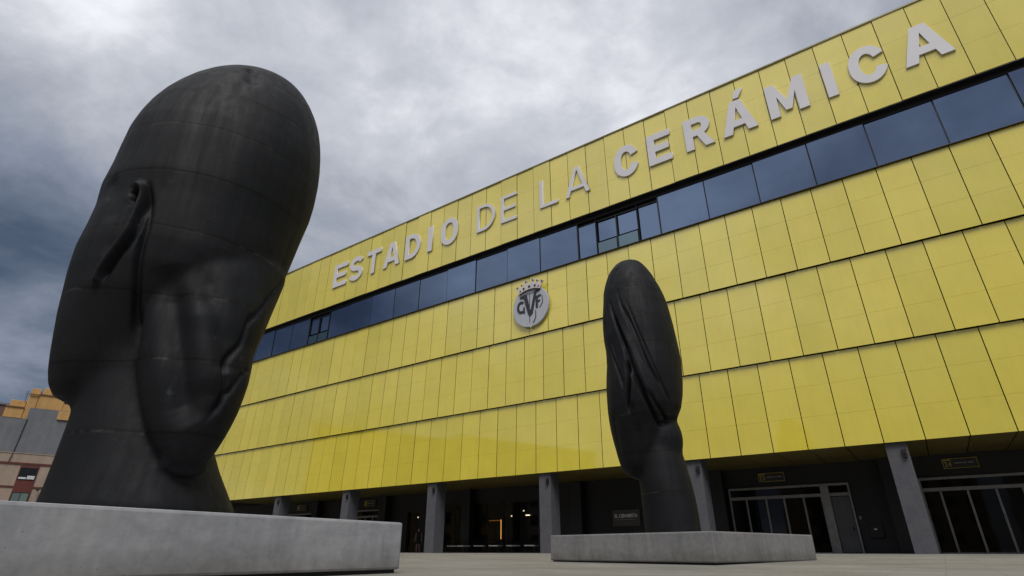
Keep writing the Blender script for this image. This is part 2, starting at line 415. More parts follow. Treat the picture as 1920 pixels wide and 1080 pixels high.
HEAD_A_HAIR = [[0.845, 0.423, 0.12, -0.916, 0.14], [0.919, 0.414, 0.283, -0.908, 0.156], [1.022, 0.411, 0.261, -0.898, 0.261], [1.154, 0.399, 0.347, -0.885, 0.347], [1.311, 0.386, 0.426, -0.862, 0.426], [1.49, 0.38, 0.497, -0.833, 0.497], [1.688, 0.365, 0.569, -0.801, 0.569], [1.902, 0.346, 0.626, -0.766, 0.626], [2.126, 0.325, 0.677, -0.718, 0.677], [2.358, 0.294, 0.712, -0.66, 0.712], [2.593, 0.266, 0.738, -0.602, 0.738], [2.825, 0.265, 0.789, -0.541, 0.789], [3.051, 0.265, 0.839, -0.458, 0.839], [3.267, 0.262, 0.88, -0.379, 0.872], [3.468, 0.258, 0.918, -0.309, 0.889], [3.651, 0.255, 0.953, -0.252, 0.904], [3.812, 0.255, 0.982, -0.201, 0.918], [3.948, 0.263, 0.999, -0.159, 0.929], [4.057, 0.268, 1.012, -0.125, 0.938], [4.4, 0.25, 0.95, 0.0, 0.9], [4.8, 0.22, 0.8, 0.1, 0.8]]
HEAD_A_NECK = [[0.35, 0.136, 1.119, 0.02, 1.119], [0.492, 0.109, 1.117, 0.02, 1.117], [0.72, 0.058, 1.044, 0.02, 1.044], [1.019, -0.021, 0.957, 0.02, 0.957], [1.368, -0.102, 0.873, 0.02, 0.873], [1.744, -0.184, 0.791, 0.02, 0.791], [2.12, -0.275, 0.73, 0.02, 0.73], [2.471, -0.377, 0.717, 0.02, 0.717], [2.773, -0.452, 0.726, 0.02, 0.726], [3.005, -0.509, 0.732, 0.02, 0.732], [3.15, -0.545, 0.736, 0.02, 0.736], [3.2, -0.558, 0.738, 0.02, 0.738]]
HEAD_B_SKULL = [[1.86, -0.85, 0.05, 0.05, 0.06], [1.88, -0.84, 0.22, 0.04, 0.3], [1.94, -0.835, 0.36, 0.03, 0.42], [2.03, -0.835, 0.46, 0.02, 0.52], [2.13, -0.835, 0.53, 0.0, 0.6], [2.25, -0.834, 0.577, 0.0, 0.663], [2.366, -0.822, 0.622, 0.0, 0.715], [2.522, -0.805, 0.676, 0.0, 0.778], [2.717, -0.779, 0.74, 0.0, 0.851], [2.949, -0.756, 0.806, 0.0, 0.926], [3.214, -0.718, 0.886, 0.0, 1.018], [3.508, -0.644, 0.992, 0.0, 1.141], [3.828, -0.575, 1.08, 0.0, 1.242], [4.17, -0.535, 1.119, 0.0, 1.287], [4.528, -0.509, 1.138, 0.0, 1.308], [4.899, -0.477, 1.138, 0.0, 1.308], [5.276, -0.448, 1.126, 0.0, 1.295], [5.656, -0.463, 1.119, 0.0, 1.287], [6.033, -0.492, 1.122, 0.0, 1.29], [6.402, -0.502, 1.099, 0.0, 1.264], [6.758, -0.519, 1.064, 0.0, 1.224], [7.096, -0.535, 1.024, 0.0, 1.178], [7.412, -0.558, 0.972, 0.0, 1.118], [7.701, -0.586, 0.915, 0.0, 1.053], [7.96, -0.605, 0.836, 0.0, 0.961], [8.186, -0.615, 0.757, 0.0, 0.87], [8.375, -0.629, 0.665, 0.0, 0.765], [8.524, -0.62, 0.567, 0.0, 0.652], [8.633, -0.619, 0.483, 0.0, 0.556], [8.698, -0.598, 0.411, 0.0, 0.473], [8.74, -0.59, 0.33, 0.0, 0.38], [8.77, -0.585, 0.2, 0.0, 0.23], [8.785, -0.58, 0.03, 0.0, 0.035]]
HEAD_B_BUN = [[2.25, -0.185, 0.297, -0.02, 0.342], [2.317, -0.173, 0.363, -0.02, 0.418], [2.425, -0.165, 0.457, -0.02, 0.526], [2.567, -0.184, 0.551, -0.02, 0.634], [2.732, -0.182, 0.596, -0.02, 0.685], [2.91, -0.186, 0.624, -0.02, 0.717], [3.089, -0.182, 0.611, -0.02, 0.703], [3.255, -0.18, 0.572, -0.02, 0.658], [3.398, -0.182, 0.523, -0.02, 0.601], [3.507, -0.19, 0.489, -0.02, 0.563], [3.576, -0.197, 0.468, -0.02, 0.538], [3.6, -0.199, 0.461, -0.02, 0.53]]
HEAD_B_NECK = [[0.3, -0.13, 0.744, 0.0, 0.856], [0.456, -0.133, 0.741, 0.0, 0.852], [0.699, -0.142, 0.738, 0.0, 0.849], [1.016, -0.155, 0.734, 0.0, 0.844], [1.393, -0.177, 0.727, 0.0, 0.836], [1.81, -0.21, 0.71, 0.0, 0.817], [2.248, -0.252, 0.677, 0.0, 0.778], [2.684, -0.299, 0.623, 0.0, 0.717], [3.097, -0.301, 0.604, 0.0, 0.694], [3.467, -0.284, 0.599, 0.0, 0.688], [3.775, -0.251, 0.603, 0.0, 0.694], [4.007, -0.226, 0.607, 0.0, 0.698], [4.151, -0.211, 0.609, 0.0, 0.7], [4.2, -0.206, 0.609, 0.0, 0.701]]
HEAD_A_FOLDS = [
    ([[-0.982, -0.991, 4.675], [-0.915, -1.032, 4.621], [-0.89, -1.049, 4.455], [-0.892, -1.047, 4.309], [-0.905, -1.04, 4.121], [-0.924, -1.033, 3.931], [-0.963, -0.986, 3.742], [-1.016, -0.925, 3.558], [-1.066, -0.843, 3.367], [-1.073, -0.802, 3.229]], -0.085, 0.055, 'full'),   # helix
    ([[-0.87, -1.058, 4.62], [-0.839, -1.075, 4.335], [-0.848, -1.074, 4.14], [-0.846, -1.073, 3.936], [-0.883, -1.033, 3.744], [-0.949, -0.968, 3.558], [-1.001, -0.888, 3.366], [-1.036, -0.822, 3.207]], 0.1, 0.04, 'hard'),   # behind
    ([[-0.87, -1.064, 4.671], [-0.794, -1.102, 4.38], [-0.746, -1.122, 4.029], [-0.734, -1.103, 3.757], [-0.701, -1.058, 3.473], [-0.625, -0.963, 3.148], [-0.525, -0.813, 2.77], [-0.411, -0.761, 2.345]], 0.11, 0.05, 'hard'),   # hairseam
    ([[-1.03, -0.947, 4.625], [-0.987, -0.982, 4.53], [-0.992, -0.979, 4.422]], 0.13, 0.055, 'hard'),   # earhole
    ([[-1.031, -0.951, 4.478], [-1.018, -0.961, 4.325], [-1.015, -0.969, 4.121], [-1.054, -0.935, 3.821], [-1.12, -0.846, 3.547]], 0.03, 0.08, 'soft'),   # front
    ([[-0.365, -1.137, 3.514], [-0.214, -1.15, 3.053], [-0.058, -1.271, 2.561], [0.07, -1.346, 2.189], [0.126, -1.362, 1.992], [0.253, -1.349, 1.642], [0.415, -1.318, 1.43]], 0.135, 0.19, 'soft'),   # v1
    ([[0.121, -1.286, 3.06], [0.246, -1.342, 2.609], [0.365, -1.389, 2.179], [0.423, -1.377, 1.774]], -0.04, 0.2, 'soft'),   # ridge1
    ([[0.012, -1.157, 3.529], [0.219, -1.264, 3.221], [0.376, -1.327, 2.785], [0.564, -1.332, 2.28], [0.615, -1.331, 2.093]], 0.05, 0.14, 'soft'),   # v2
    ([[-0.342, -1.215, 3.859], [0.164, -1.154, 3.701], [0.573, -1.169, 3.382]], -0.015, 0.2, 'soft'),   # ridge2
    ([[1.196, -0.502, 3.982], [1.102, -0.673, 3.708], [0.985, -0.87, 3.369], [0.878, -1.028, 3.106], [0.779, -1.133, 2.932], [0.759, -1.158, 2.759], [0.732, -1.185, 2.565], [0.628, -1.294, 2.339], [0.603, -1.334, 2.148], [0.656, -1.309, 1.877], [0.604, -1.306, 1.622], [0.497, -1.306, 1.441]], 0.07, 0.04, 'soft'),   # c3
    ([[0.923, -1.015, 2.284], [0.832, -1.171, 2.132], [0.734, -1.26, 1.9], [0.664, -1.296, 1.783], [0.6, -1.299, 1.582]], 0.05, 0.035, 'soft'),   # c4
    ([[0.977, -0.907, 2.166], [0.851, -1.142, 1.921], [0.74, -1.229, 1.675], [0.604, -1.258, 1.415]], -0.015, 0.1, 'soft'),   # lip4
    ([[-0.166, -0.83, 1.469], [0.008, -1.108, 1.375], [0.25, -1.257, 1.28]], 0, 0.1, 'soft'),   # v3
    ([[0.244, -1.292, 3.088], [0.355, -1.336, 2.633], [0.5, -1.373, 2.135], [0.535, -1.36, 1.828], [0.468, -1.341, 1.584]], -0.02, 0.1, 'soft'),   # inner
    ([[-0.486, -1.161, 3.673], [-0.216, -1.2, 3.737], [0.102, -1.215, 3.957]], 0, 0.15, 'soft'),   # dent
    ([[-0.035, -0.738, 7.695], [0.023, -0.913, 7.42], [0.033, -1.093, 7.025]], 0.06, 0.1, 'soft'),   # notch
    ([[-1.386, -0.549, 4.887], [-1.285, -0.689, 4.7], [-1.212, -0.781, 4.401], [-1.19, -0.824, 4.036]], 0.03, 0.12, 'soft'),   # brow
]
HEAD_B_FOLDS = [
    ([[-0.874, -1.223, 4.954], [-0.871, -1.24, 4.629], [-0.896, -1.226, 4.352], [-0.941, -1.189, 4.047], [-0.961, -1.096, 3.56]], 0.2, 0.055, 'hard'),   # slit
    ([[-0.78, -1.266, 4.773], [-0.77, -1.263, 4.224], [-0.875, -1.15, 3.648]], -0.07, 0.07, 'soft'),   # ear
    ([[-1.231, -0.907, 6.811], [-1.042, -1.128, 6.034], [-0.839, -1.215, 5.361], [-0.722, -1.281, 4.732], [-0.584, -1.293, 4.28], [-0.395, -1.19, 3.729], [-0.255, -0.959, 3.354], [-0.173, -0.81, 3.217]], 0.12, 0.05, 'hard'),   # g1
    ([[-0.949, -1.173, 6.145], [-0.715, -1.26, 5.335], [-0.51, -1.31, 4.581], [-0.289, -1.214, 3.898], [-0.089, -0.894, 3.433]], -0.05, 0.1, 'soft'),   # r1
    ([[-0.894, -1.138, 6.856], [-0.708, -1.25, 6.297], [-0.477, -1.29, 5.566], [-0.404, -1.3, 5.212], [-0.257, -1.284, 4.741], [-0.066, -1.189, 4.348], [0.051, -1.054, 3.991]], 0.08, 0.05, 'soft'),   # g2
    ([[-1.486, -0.54, 6.624], [-1.445, -0.687, 6.027], [-1.364, -0.764, 5.457], [-1.155, -1.069, 4.701], [-1.078, -1.131, 4.265]], 0.09, 0.05, 'hard'),   # g3
    ([[-1.298, -0.761, 7.248], [-1.149, -1.021, 6.435], [-0.965, -1.158, 5.777], [-0.847, -1.213, 5.28]], 0.08, 0.05, 'soft'),   # g5
    ([[-0.331, -1.249, 4.044], [-0.208, -1.131, 3.732], [0.009, -0.79, 3.419], [0.065, -0.624, 3.301]], 0.1, 0.06, 'hard'),   # g4
    ([[-0.231, -0.851, 3.212], [-0.118, -0.752, 3.21], [0.067, -0.627, 3.315], [0.219, -0.452, 3.388], [0.341, -0.126, 3.432]], 0.09, 0.07, 'hard'),   # under
    ([[-1.006, -0.98, 7.486], [-0.901, -1.146, 6.764], [-0.686, -1.272, 5.995], [-0.479, -1.297, 5.22], [-0.303, -1.293, 4.727]], 0.045, 0.035, 'soft'),   # s1
    ([[-0.766, -1.16, 7.01], [-0.547, -1.284, 6.147], [-0.291, -1.283, 5.289], [-0.07, -1.211, 4.575], [0.103, -1.034, 4.068], [0.198, -0.755, 3.672]], 0.05, 0.035, 'soft'),   # s2
    ([[-1.173, -0.987, 6.593], [-0.993, -1.137, 5.652], [-0.826, -1.252, 4.781], [-0.527, -1.264, 3.977], [-0.338, -1.074, 3.483]], 0.05, 0.03, 'soft'),   # s3
    ([[-1.375, -0.633, 7.313], [-1.366, -0.772, 6.52], [-1.314, -0.857, 5.781], [-1.162, -1.033, 5.037]], 0.05, 0.03, 'soft'),   # s4
    ([[-1.42, -0.751, 3.694], [-1.42, -0.588, 3.113], [-1.341, -0.48, 2.529]], 0.03, 0.1, 'soft'),   # cheek
    ([[-0.753, -1.048, 3.289], [-0.845, -0.774, 2.508], [-0.938, -0.257, 1.889]], 0.05, 0.12, 'soft'),   # chin
    ([[-0.894, -0.71, 8.364], [-1.089, -0.783, 7.967], [-1.182, -0.828, 7.578]], 0.04, 0.1, 'soft'),   # top
]
# ---------------------------------------------------------------- stadium
Z_SOF, Z_2, Z_1, Z_SILL, Z_HEAD, Z_ROOF = 4.37, 8.65, 13.03, 17.42, 20.64, 26.30
S_LEFT, S_RIGHT = -58.0, 23.0
stadium = empty('stadium', (FX, FY, 0), FROT)
tag(stadium, 'long stadium clad in glossy yellow ceramic panels with a dark window band', 'stadium')

def panel_mesh(w, z0, z1, ytop, tiles=3):
    m = MB(); gap = 0.036; h = z1 - z0; jt = 0.0035
    def yy(z): return ytop*(z - z0)/h
    for i in range(tiles):
        a = z0 + h*i/tiles + (jt/2 if i else 0); b = z0 + h*(i+1)/tiles - (jt/2 if i < tiles-1 else 0)
        ya, yb = yy(a), yy(b); th = 0.018
        m.hexa([(gap/2, ya, a), (w-gap/2, ya, a), (w-gap/2, ya+th, a), (gap/2, ya+th, a)],
               [(gap/2, yb, b), (w-gap/2, yb, b), (w-gap/2, yb+th, b), (gap/2, yb+th, b)])
    # dark carrier rail behind the horizontal joints
    return m.mesh('panel', M_TILE, 0.003, 1)
def row(phase, w, z0, z1, ytop, tiles=3):
    """phase: x of one joint"""
    me = panel_mesh(w, z0, z1, ytop, tiles)
    i0 = math.ceil((S_LEFT - phase)/w); i1 = math.floor((S_RIGHT - phase)/w)
    xs_ = []
    for i in range(i0, i1):
        o = link('panel', me, stadium, (phase + i*w, random.uniform(-0.002, 0.002), 0), (random.uniform(-0.0008, 0.0008), 0, random.uniform(-0.0022, 0.0022)))
        xs_.append(phase + i*w)
    return xs_[0], xs_[-1] + w
row(-16.199, 1.468, Z_HEAD, Z_ROOF, 0.0, 3)
row(-7.937, 1.471, Z_1, Z_SILL - 0.07, 0.10)
row(0.303, 1.455, Z_2, Z_1 - 0.03, 0.13)
row(-0.3816, 1.452, Z_SOF, Z_2 - 0.03, 0.13)
# the dark shell that carries the panels
sh = MB()
sh.box(S_LEFT, S_RIGHT, 0.33, 24, Z_SOF + 0.09, Z_SILL - 0.02)
sh.box(S_LEFT, S_RIGHT, 0.62, 24, Z_SILL - 0.018, Z_HEAD + 0.05)
sh.box(S_LEFT, S_RIGHT, 0.10, 24, Z_HEAD + 0.052, Z_ROOF - 0.01)
sh.obj('shell', M_DARK, stadium)
B(S_LEFT, S_RIGHT, -0.06, 0.6, Z_ROOF + 0.002, Z_ROOF + 0.10).obj('coping', plain('olive_metal_coping', (0.20, 0.17, 0.06), 0.4, 0.2), stadium)
B(S_LEFT, S_RIGHT, -0.035, 0.615, Z_SILL - 0.066, Z_SILL - 0.020).obj('sill', M_SILL, stadium, bevel=0.008, seg=1)
B(S_LEFT, S_RIGHT, 0.02, 0.60, Z_HEAD - 0.05, Z_HEAD - 0.004).obj('window_head', M_FRAME, stadium)
B(S_LEFT, S_RIGHT, 0.36, 0.61, Z_HEAD - 0.30, Z_HEAD - 0.052).obj('window_head_rail', M_FRAME, stadium)
# glazing band: each pane a part of its own
joints = [56.0, 53.15, 50.3, 47.4, 44.55, 41.67, 38.78, 36.03, 33.15, 30.32, 27.47, 24.60, 21.73, 18.75, 15.88, 12.96, 10.13, 7.12, 5.73, 2.82, 1.43, -1.48, -4.30, -7.12, -9.86, -12.80, -15.70, -18.6, -21.5]
def pane(x0, x1, z0=Z_SILL + 0.005, z1=Z_HEAD - 0.305, y=0.40, m=None):
    a = 0.032
    me = B(0, x1-x0-2*a, 0, 0.03, z0, z1).mesh('window_pane', m or M_WINDOW)
    return link('window_pane', me, stadium, (x0 + a, y, 0), (random.uniform(-0.002, 0.002), 0, random.uniform(-0.003, 0.003)))
for sa, sb in zip(joints[:-1], joints[1:]):
    xa, xb = -sa, -sb
    if abs(sa - 36.03) < .01 or abs(sa - 5.73) < .01 or abs(sa - 7.12) < .01 or abs(sa - 2.82) < .01:
        zt = Z_HEAD - 0.58
        fr = MB()
        for x in (xa, xb): fr.box(x - 0.04, x + 0.04, 0.38, 0.60, Z_SILL, Z_HEAD - 0.306)
        if sb - sa < -2: fr.box((xa+xb)/2 - 0.035, (xa+xb)/2 + 0.035, 0.38, 0.58, Z_SILL, zt)
        fr.box(xa + 0.051, xb - 0.051, 0.45, 0.60, zt, zt + 0.08)
        fr.obj('window_frame', M_FRAME, stadium)
        if sb - sa < -2:
            xm = (xa+xb)/2
            for p, q in ((xa + 0.05, xm - 0.05), (xm + 0.05, xb - 0.05)):
                pane(p - 0.022, q + 0.022, zt - 1.45, zt, 0.52); pane(p, q, Z_SILL, Z_SILL + 1.0, 0.40, M_FROST)
        else: pane(xa + 0.03, xb - 0.03, Z_SILL, zt, 0.50)
    else: pane(xa, xb)
mu = B(-0.016, 0.016, 0.415, 0.60, Z_SILL - 0.015, Z_HEAD - 0.31).mesh('mullion', M_FRAME)
for s in joints: link('mullion', mu, stadium, (-s, 0, 0))

# soffit of the overhang: ceramic panels in two strips
WALL_Y = 5.40
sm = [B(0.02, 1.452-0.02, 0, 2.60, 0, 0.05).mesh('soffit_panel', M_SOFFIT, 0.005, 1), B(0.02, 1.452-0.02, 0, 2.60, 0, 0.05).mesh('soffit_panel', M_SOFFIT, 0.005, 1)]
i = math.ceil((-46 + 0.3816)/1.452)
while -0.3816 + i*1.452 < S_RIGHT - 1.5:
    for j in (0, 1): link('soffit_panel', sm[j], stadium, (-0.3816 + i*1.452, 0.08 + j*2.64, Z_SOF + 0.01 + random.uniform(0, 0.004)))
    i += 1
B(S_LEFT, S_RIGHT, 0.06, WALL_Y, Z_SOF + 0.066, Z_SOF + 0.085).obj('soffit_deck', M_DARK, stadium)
# columns along the edge of the overhang, and darker ones by the back wall
for x in (7.25, -1.33, -10.06, -18.87, -27.50, -36.05, -44.70, 16.0):
    c = B(-0.39, 0.39, 0, 0.95, BASE - 0.1, Z_SOF + 0.004).obj('column', M_COLUMN, stadium, (x, 0.16, 0), bevel=0.015)
    lm = MB().box(0.14, 0.30, -0.13, -0.002, Z_SOF - 0.62, Z_SOF - 0.30).box(0.18, 0.26, -0.17, -0.132, Z_SOF - 0.5, Z_SOF - 0.42)
    lm.obj('spotlight', M_FRAME, c, bevel=0.01, seg=1)
for x in (6.6, -1.75, -10.7, -19.83, -28.6, -37.4):
    B(-0.40, 0.40, 0, 0.55, BASE - 0.1, Z_SOF + 0.008).obj('rear_column', M_BLACKWALL, stadium, (x, 4.82, 0), bevel=0.012)
# back wall with openings for the shop and the cafe
bw = MB()
for x0, x1, z0 in ((S_LEFT, -26.20, BASE-0.1), (-24.92, -23.0, BASE-0.1), (-13.95, S_RIGHT, BASE-0.1)): bw.box(x0, x1, WALL_Y, WALL_Y + 0.35, z0, Z_SOF + 0.066)
bw.box(-26.199, -24.921, WALL_Y + 0.003, WALL_Y + 0.347, 3.10, Z_SOF + 0.06); bw.box(-22.999, -13.951, WALL_Y + 0.003, WALL_Y + 0.347, 3.45, Z_SOF + 0.06)
bw.obj('back_wall', M_BLACKWALL, stadium)
# rooms behind the openings
rm = MB(); rm.box(-32, -13.2, 9.4, 9.6, BASE - 0.1, 4.4); rm.box(-33, -32, WALL_Y + 0.36, 9.4, BASE - 0.1, 4.4); rm.box(-13.2, -12.9, WALL_Y + 0.36, 9.4, BASE - 0.1, 4.4)
rm.box(-32, -13.2, WALL_Y + 0.36, 9.4, 4.0, 4.3); rm.obj('interior_wall', plain('dark_interior', (0.03, 0.028, 0.024), 0.7), stadium)

def entrance(x0, x1, leaves, post=None, ztop=3.40, ztr=2.78, name='entrance'):
    """steel-framed glazed doors; leaves = x of the leaf edges"""
    y = WALL_Y - 0.16; f = MB(); t = 0.045
    f.box(x0, x0 + 0.09, y, y + 0.155, BASE, ztop); f.box(x1 - 0.09, x1, y, y + 0.155, BASE, ztop)
    f.box(x0 + 0.091, x1 - 0.091, y + 0.002, y + 0.153, ztop - 0.12, ztop - 0.001)
    f.box(x0 + 0.091, x1 - 0.091, y + 0.002, y + 0.153, ztr, ztr + 0.16)
    for i, x in enumerate(leaves): f.box(x - t, x + t, y + 0.004, y + 0.150, BASE, ztr - 0.001)
    if post: f.box(post[0], post[1], y - 0.01, y + 0.152, BASE, ztop - 0.121)
    e = f.obj(name, M_STEEL, stadium, bevel=0.008, seg=1)
    ed = [x0 + 0.09] + list(leaves) + [x1 - 0.09]
    for a, b in zip(ed[:-1], ed[1:]):
        if post and a >= post[0] - 0.2 and b > post[1] + .5:
            B(post[1] + 0.02, b - 0.02, y + 0.06, y + 0.11, BASE + 0.03, ztr - 0.02).obj('steel_door', M_GREYDOOR, e, bevel=0.01, seg=1)
            h = MB().box(b - 0.16, b - 0.11, y - 0.02, y + 0.058, 1.15, 1.35); h.obj('handle', M_FRAME, e, bevel=0.008, seg=1)
            continue
        if post and a < post[1] and b > post[0]: b = post[0] + t
        B(a + t + 0.004, b - t - 0.004, y + 0.07, y + 0.085, BASE + 0.05, ztr - 0.004).obj('door_pane', M_DOORGLASS, e)
        B(a + t + 0.003, b - t - 0.003, y + 0.05, y + 0.11, BASE, BASE + 0.045).obj('door_rail', M_STEEL, e)
    B(x0 + 0.095, x1 - 0.095, y + 0.07, y + 0.085, ztr + 0.162, ztop - 0.122).obj('transom_pane', M_DOORGLASS, e)
    return e
entrance(-1.21, 4.70, (-0.32, 0.69, 1.58, 2.52, 3.37), post=(3.37, 3.76))
entrance(7.60, 13.4, (8.34, 9.35, 10.37, 11.29, 12.3))
entrance(-33.0, -29.2, (-32.0, -31.0, -30.1))
entrance(-41.8, -37.9, (-40.8, -39.8, -38.9))
# shop door and cafe glazing
def glazing(x0, x1, z1, edges, name):
    f = MB(); y = WALL_Y + 0.10
    for x in [x0 + 0.03] + list(edges) + [x1 - 0.03]: f.box(x - 0.03, x + 0.03, y, y + 0.1, BASE, z1)
    f.box(x0, x1, y + 0.004, y + 0.096, z1 + 0.001, z1 + 0.09); f.box(x0, x1, y + 0.003, y + 0.097, BASE - 0.02, BASE + 0.06)
    e = f.obj(name, M_FRAME, stadium)
    ed = [x0 + 0.03] + list(edges) + [x1 - 0.03]
    for a, b in zip(ed[:-1], ed[1:]): B(a + 0.032, b - 0.032, y + 0.045, y + 0.055, BASE + 0.062, z1 - 0.002).obj('shop_pane', M_CAFEGLASS, e)
    return e
glazing(-26.19, -24.93, 3.0, (), 'shop_door'); glazing(-22.99, -13.96, 3.35, (-21.4, -19.9, -18.4, -16.9, -15.4), 'cafe_glazing')
# warm light strips and lamps inside the cafe
M_AMBER = mat_glow('amber_light_strip', (1.0, 0.40, 0.07), 0.8); M_WARM = mat_glow('warm_lamp', (1.0, 0.82, 0.55), 0.9)
B(-17.83, -17.80, 6.45, 6.50, 1.05, 2.33).obj('light_strip', M_AMBER, stadium)
B(-18.9, -17.86, 6.46, 6.50, 2.26, 2.31).obj('light_strip', mat_glow('dim_amber_strip', (1.0, 0.36, 0.06), 0.10), stadium)
B(-14.2, -14.12, 6.45, 6.5, 1.05, 1.5).obj('light_strip', M_AMBER, stadium)
for x, y, z in ((-17.4, 7.2, 2.55), (-16.6, 7.6, 2.9), (-27.0, 7.4, 2.75), (-26.6, 7.2, 2.35)):
    pl = MB().tube((x, y, z + 0.081), (x, y, 4.0), 0.008, 6).obj('pendant_lamp', M_FRAME, stadium)
    MB().tube((x, y, z), (x, y, z + 0.08), 0.045, 10).obj('bulb', M_WARM, pl)
MB().box(-14.95, -14.65, WALL_Y - 0.0, WALL_Y + 0.09, 2.46, 2.52).obj('wall_lamp', M_WARM, stadium)
sh_ = MB(); sh_.box(-28.4, -26.0, 8.2, 8.8, BASE, 1.25)
for z in (1.5, 1.9, 2.3): sh_.box(-28.4, -25.8, 9.0, 9.3, z, z + 0.05)
for k in range(14): x = -28.3 + k*0.18; sh_.box(x, x + 0.12, 9.05, 9.2, 1.552 + 0.4*(k % 2), 1.78 + 0.4*(k % 2))
sh_.obj('shop_shelves', plain('pale_shop_fittings', (0.45, 0.40, 0.28), 0.6), stadium)

# ---------------------------------------------------------------- lettering on the top strip
def outline_mesh(name, loops, depth, m, bevel=0.0):
    """closed 2D loops (even-odd filled) in x,z extruded towards -y"""
    cu = bpy.data.curves.new(name, 'CURVE'); cu.dimensions = '2D'; cu.fill_mode = 'BOTH'
    cu.extrude = depth/2; cu.bevel_depth = bevel; cu.bevel_resolution = 0
    if bevel: cu.offset = -bevel
    for lp in loops:
        sp = cu.splines.new('POLY'); sp.points.add(len(lp) - 1); sp.use_cyclic_u = True
        for p, q in zip(sp.points, lp): p.co = (q[0], q[1], 0, 1)
    o = bpy.data.objects.new(name, cu); col.objects.link(o)
    dg = bpy.context.evaluated_depsgraph_get(); me = bpy.data.meshes.new_from_object(o.evaluated_get(dg))
    bpy.data.objects.remove(o); bpy.data.curves.remove(cu)
    me.transform(Matrix.Rotation(math.pi/2, 4, 'X')); me.materials.clear(); me.materials.append(m); me.name = name
    return me
def ribbon(path, t):
    P = [Vector(p) for p in path]; n = len(P); Lf = []; Rt = []
    for i in range(n):
        a = (P[i] - P[i-1]).normalized() if i else (P[1] - P[0]).normalized()
        b = (P[i+1] - P[i]).normalized() if i < n-1 else a
        na, nb = Vector((-a.y, a.x)), Vector((-b.y, b.x)); m = (na + nb); m = m/max(m.length_squared, 0.3)*2
        Lf.append(tuple(P[i] + m*t/2)); Rt.append(tuple(P[i] - m*t/2))
    return Lf + Rt[::-1]
def arc(cx, cy, rx, ry, a0, a1, n=10): return [(cx + rx*math.cos(R(a0 + (a1-a0)*i/n)), cy + ry*math.sin(R(a0 + (a1-a0)*i/n))) for i in range(n+1)]
def rrect(x0, x1, y0, y1, rx, ry): return arc(x1-rx, y1-ry, rx, ry, 0, 90) + arc(x0+rx, y1-ry, rx, ry, 90, 180) + arc(x0+rx, y0+ry, rx, ry, 180, 270) + arc(x1-rx, y0+ry, rx, ry, 270, 360)
def glyph(ch, w, h, t):
    u = t*0.92
    if ch == 'E': return [[(0,0),(w,0),(w,u),(t,u),(t,h/2-u/2),(w*.9,h/2-u/2),(w*.9,h/2+u/2),(t,h/2+u/2),(t,h-u),(w,h-u),(w,h),(0,h)]]
    if ch == 'L': return [[(0,0),(w,0),(w,u),(t,u),(t,h),(0,h)]]
    if ch == 'I': return [[(0,0),(w,0),(w,h),(0,h)]]
    if ch == 'T': return [[(w/2-t/2,0),(w/2+t/2,0),(w/2+t/2,h-u),(w,h-u),(w,h),(0,h),(0,h-u),(w/2-t/2,h-u)]]
    if ch in 'AÁ':
        k = t*1.08; a = w/2 - t*0.62; b = w/2 + t*0.62            # apex width
        def xl(y): return a*y/h                                   # outer left edge
        def il(y): return k + (w/2 - k)*y/(h*(1 - 0.9*t/h*1.1))   # inner left edge
        y1, y2 = h*0.20, h*0.20 + u
        top = h*(1 - 0.9*t/h*1.1)
        lo = [[(0,0),(k,0),(il(y1),y1),(w-il(y1),y1),(w-k,0),(w,0),(b,h),(a,h)], [(il(y2),y2),(w-il(y2),y2),(w/2,top)]]
        if ch == 'Á': lo.append([(w*.46, h*1.07), (w*.64, h*1.07), (w*.80, h*1.32), (w*.56, h*1.32)])
        return lo
    if ch == 'D':
        rr = w*0.62
        return [[(0,0)] + arc(w-rr, rr*1.1, rr, rr*1.1, 270, 360) + arc(w-rr, h-rr*1.1, rr, rr*1.1, 0, 90) + [(0,h)],
                [(t,u)] + arc(w-rr, u+(rr-t)*1.1, rr-t, (rr-t)*1.1, 270, 360) + arc(w-rr, h-u-(rr-t)*1.1, rr-t, (rr-t)*1.1, 0, 90) + [(t,h-u)]]
    if ch == 'O':
        rx, ry = w*.5, w*.56
        return [rrect(0, w, -.02*h, h*1.02, rx, ry), rrect(t, w-t, u-.02*h, h*1.02-u, rx-t, max(ry-t, .05))]
    if ch == 'C':
        x0, x1 = t/2, w - t/2; y0, y1 = t/2-.02*h, h*1.02-t/2; rx, ry = (x1-x0)/2, w*.5
        return [ribbon(arc(x0+rx, y1-ry, rx, ry, 18, 180, 16) + arc(x0+rx, y0+ry, rx, ry, 180, 342, 16), t)]
    if ch == 'S':
        x0, x1 = t/2, w - t/2; y0, y1 = t/2-.02*h, h*1.02-t/2; rx = (x1-x0)/2; ry = (y1-y0)/4
        return [ribbon(arc(x0+rx, y1-ry, rx, ry, 22, 180, 12) + arc(x0+rx, y1-ry, rx, ry, 190, 262, 6) + arc(x0+rx, y0+ry, rx, ry, 82, 0, 6) + arc(x0+rx, y0+ry, rx, ry, -8, -158, 12), t)]
    if ch == 'R':
        hb = h*0.40; rr = (h-hb)/2; ri = rr-u; xb = w*.93
        return [[(0,0),(t,0),(t,hb),(w*.44,hb),(w-t*1.12,0),(w,0),(w*.70,hb+u*.12)] + arc(xb-rr, h-rr, rr, rr, -62, 90, 12) + [(0,h)],
                [(t,hb+u)] + arc(xb-rr, h-rr, rr-t, ri, -90, 90, 12) + [(t,h-u)]]
    if ch == 'M':
        d = t*1.0
        return [[(0,0),(d,0),(d,h*.60),(w/2-d*.32,h*.12),(w/2+d*.32,h*.12),(w-d,h*.60),(w-d,0),(w,0),(w,h),(w-d*.95,h),(w/2,h*.42),(d*.95,h),(0,h)]]
lettering = empty('facade_lettering', (FX, FY, 0), FROT)
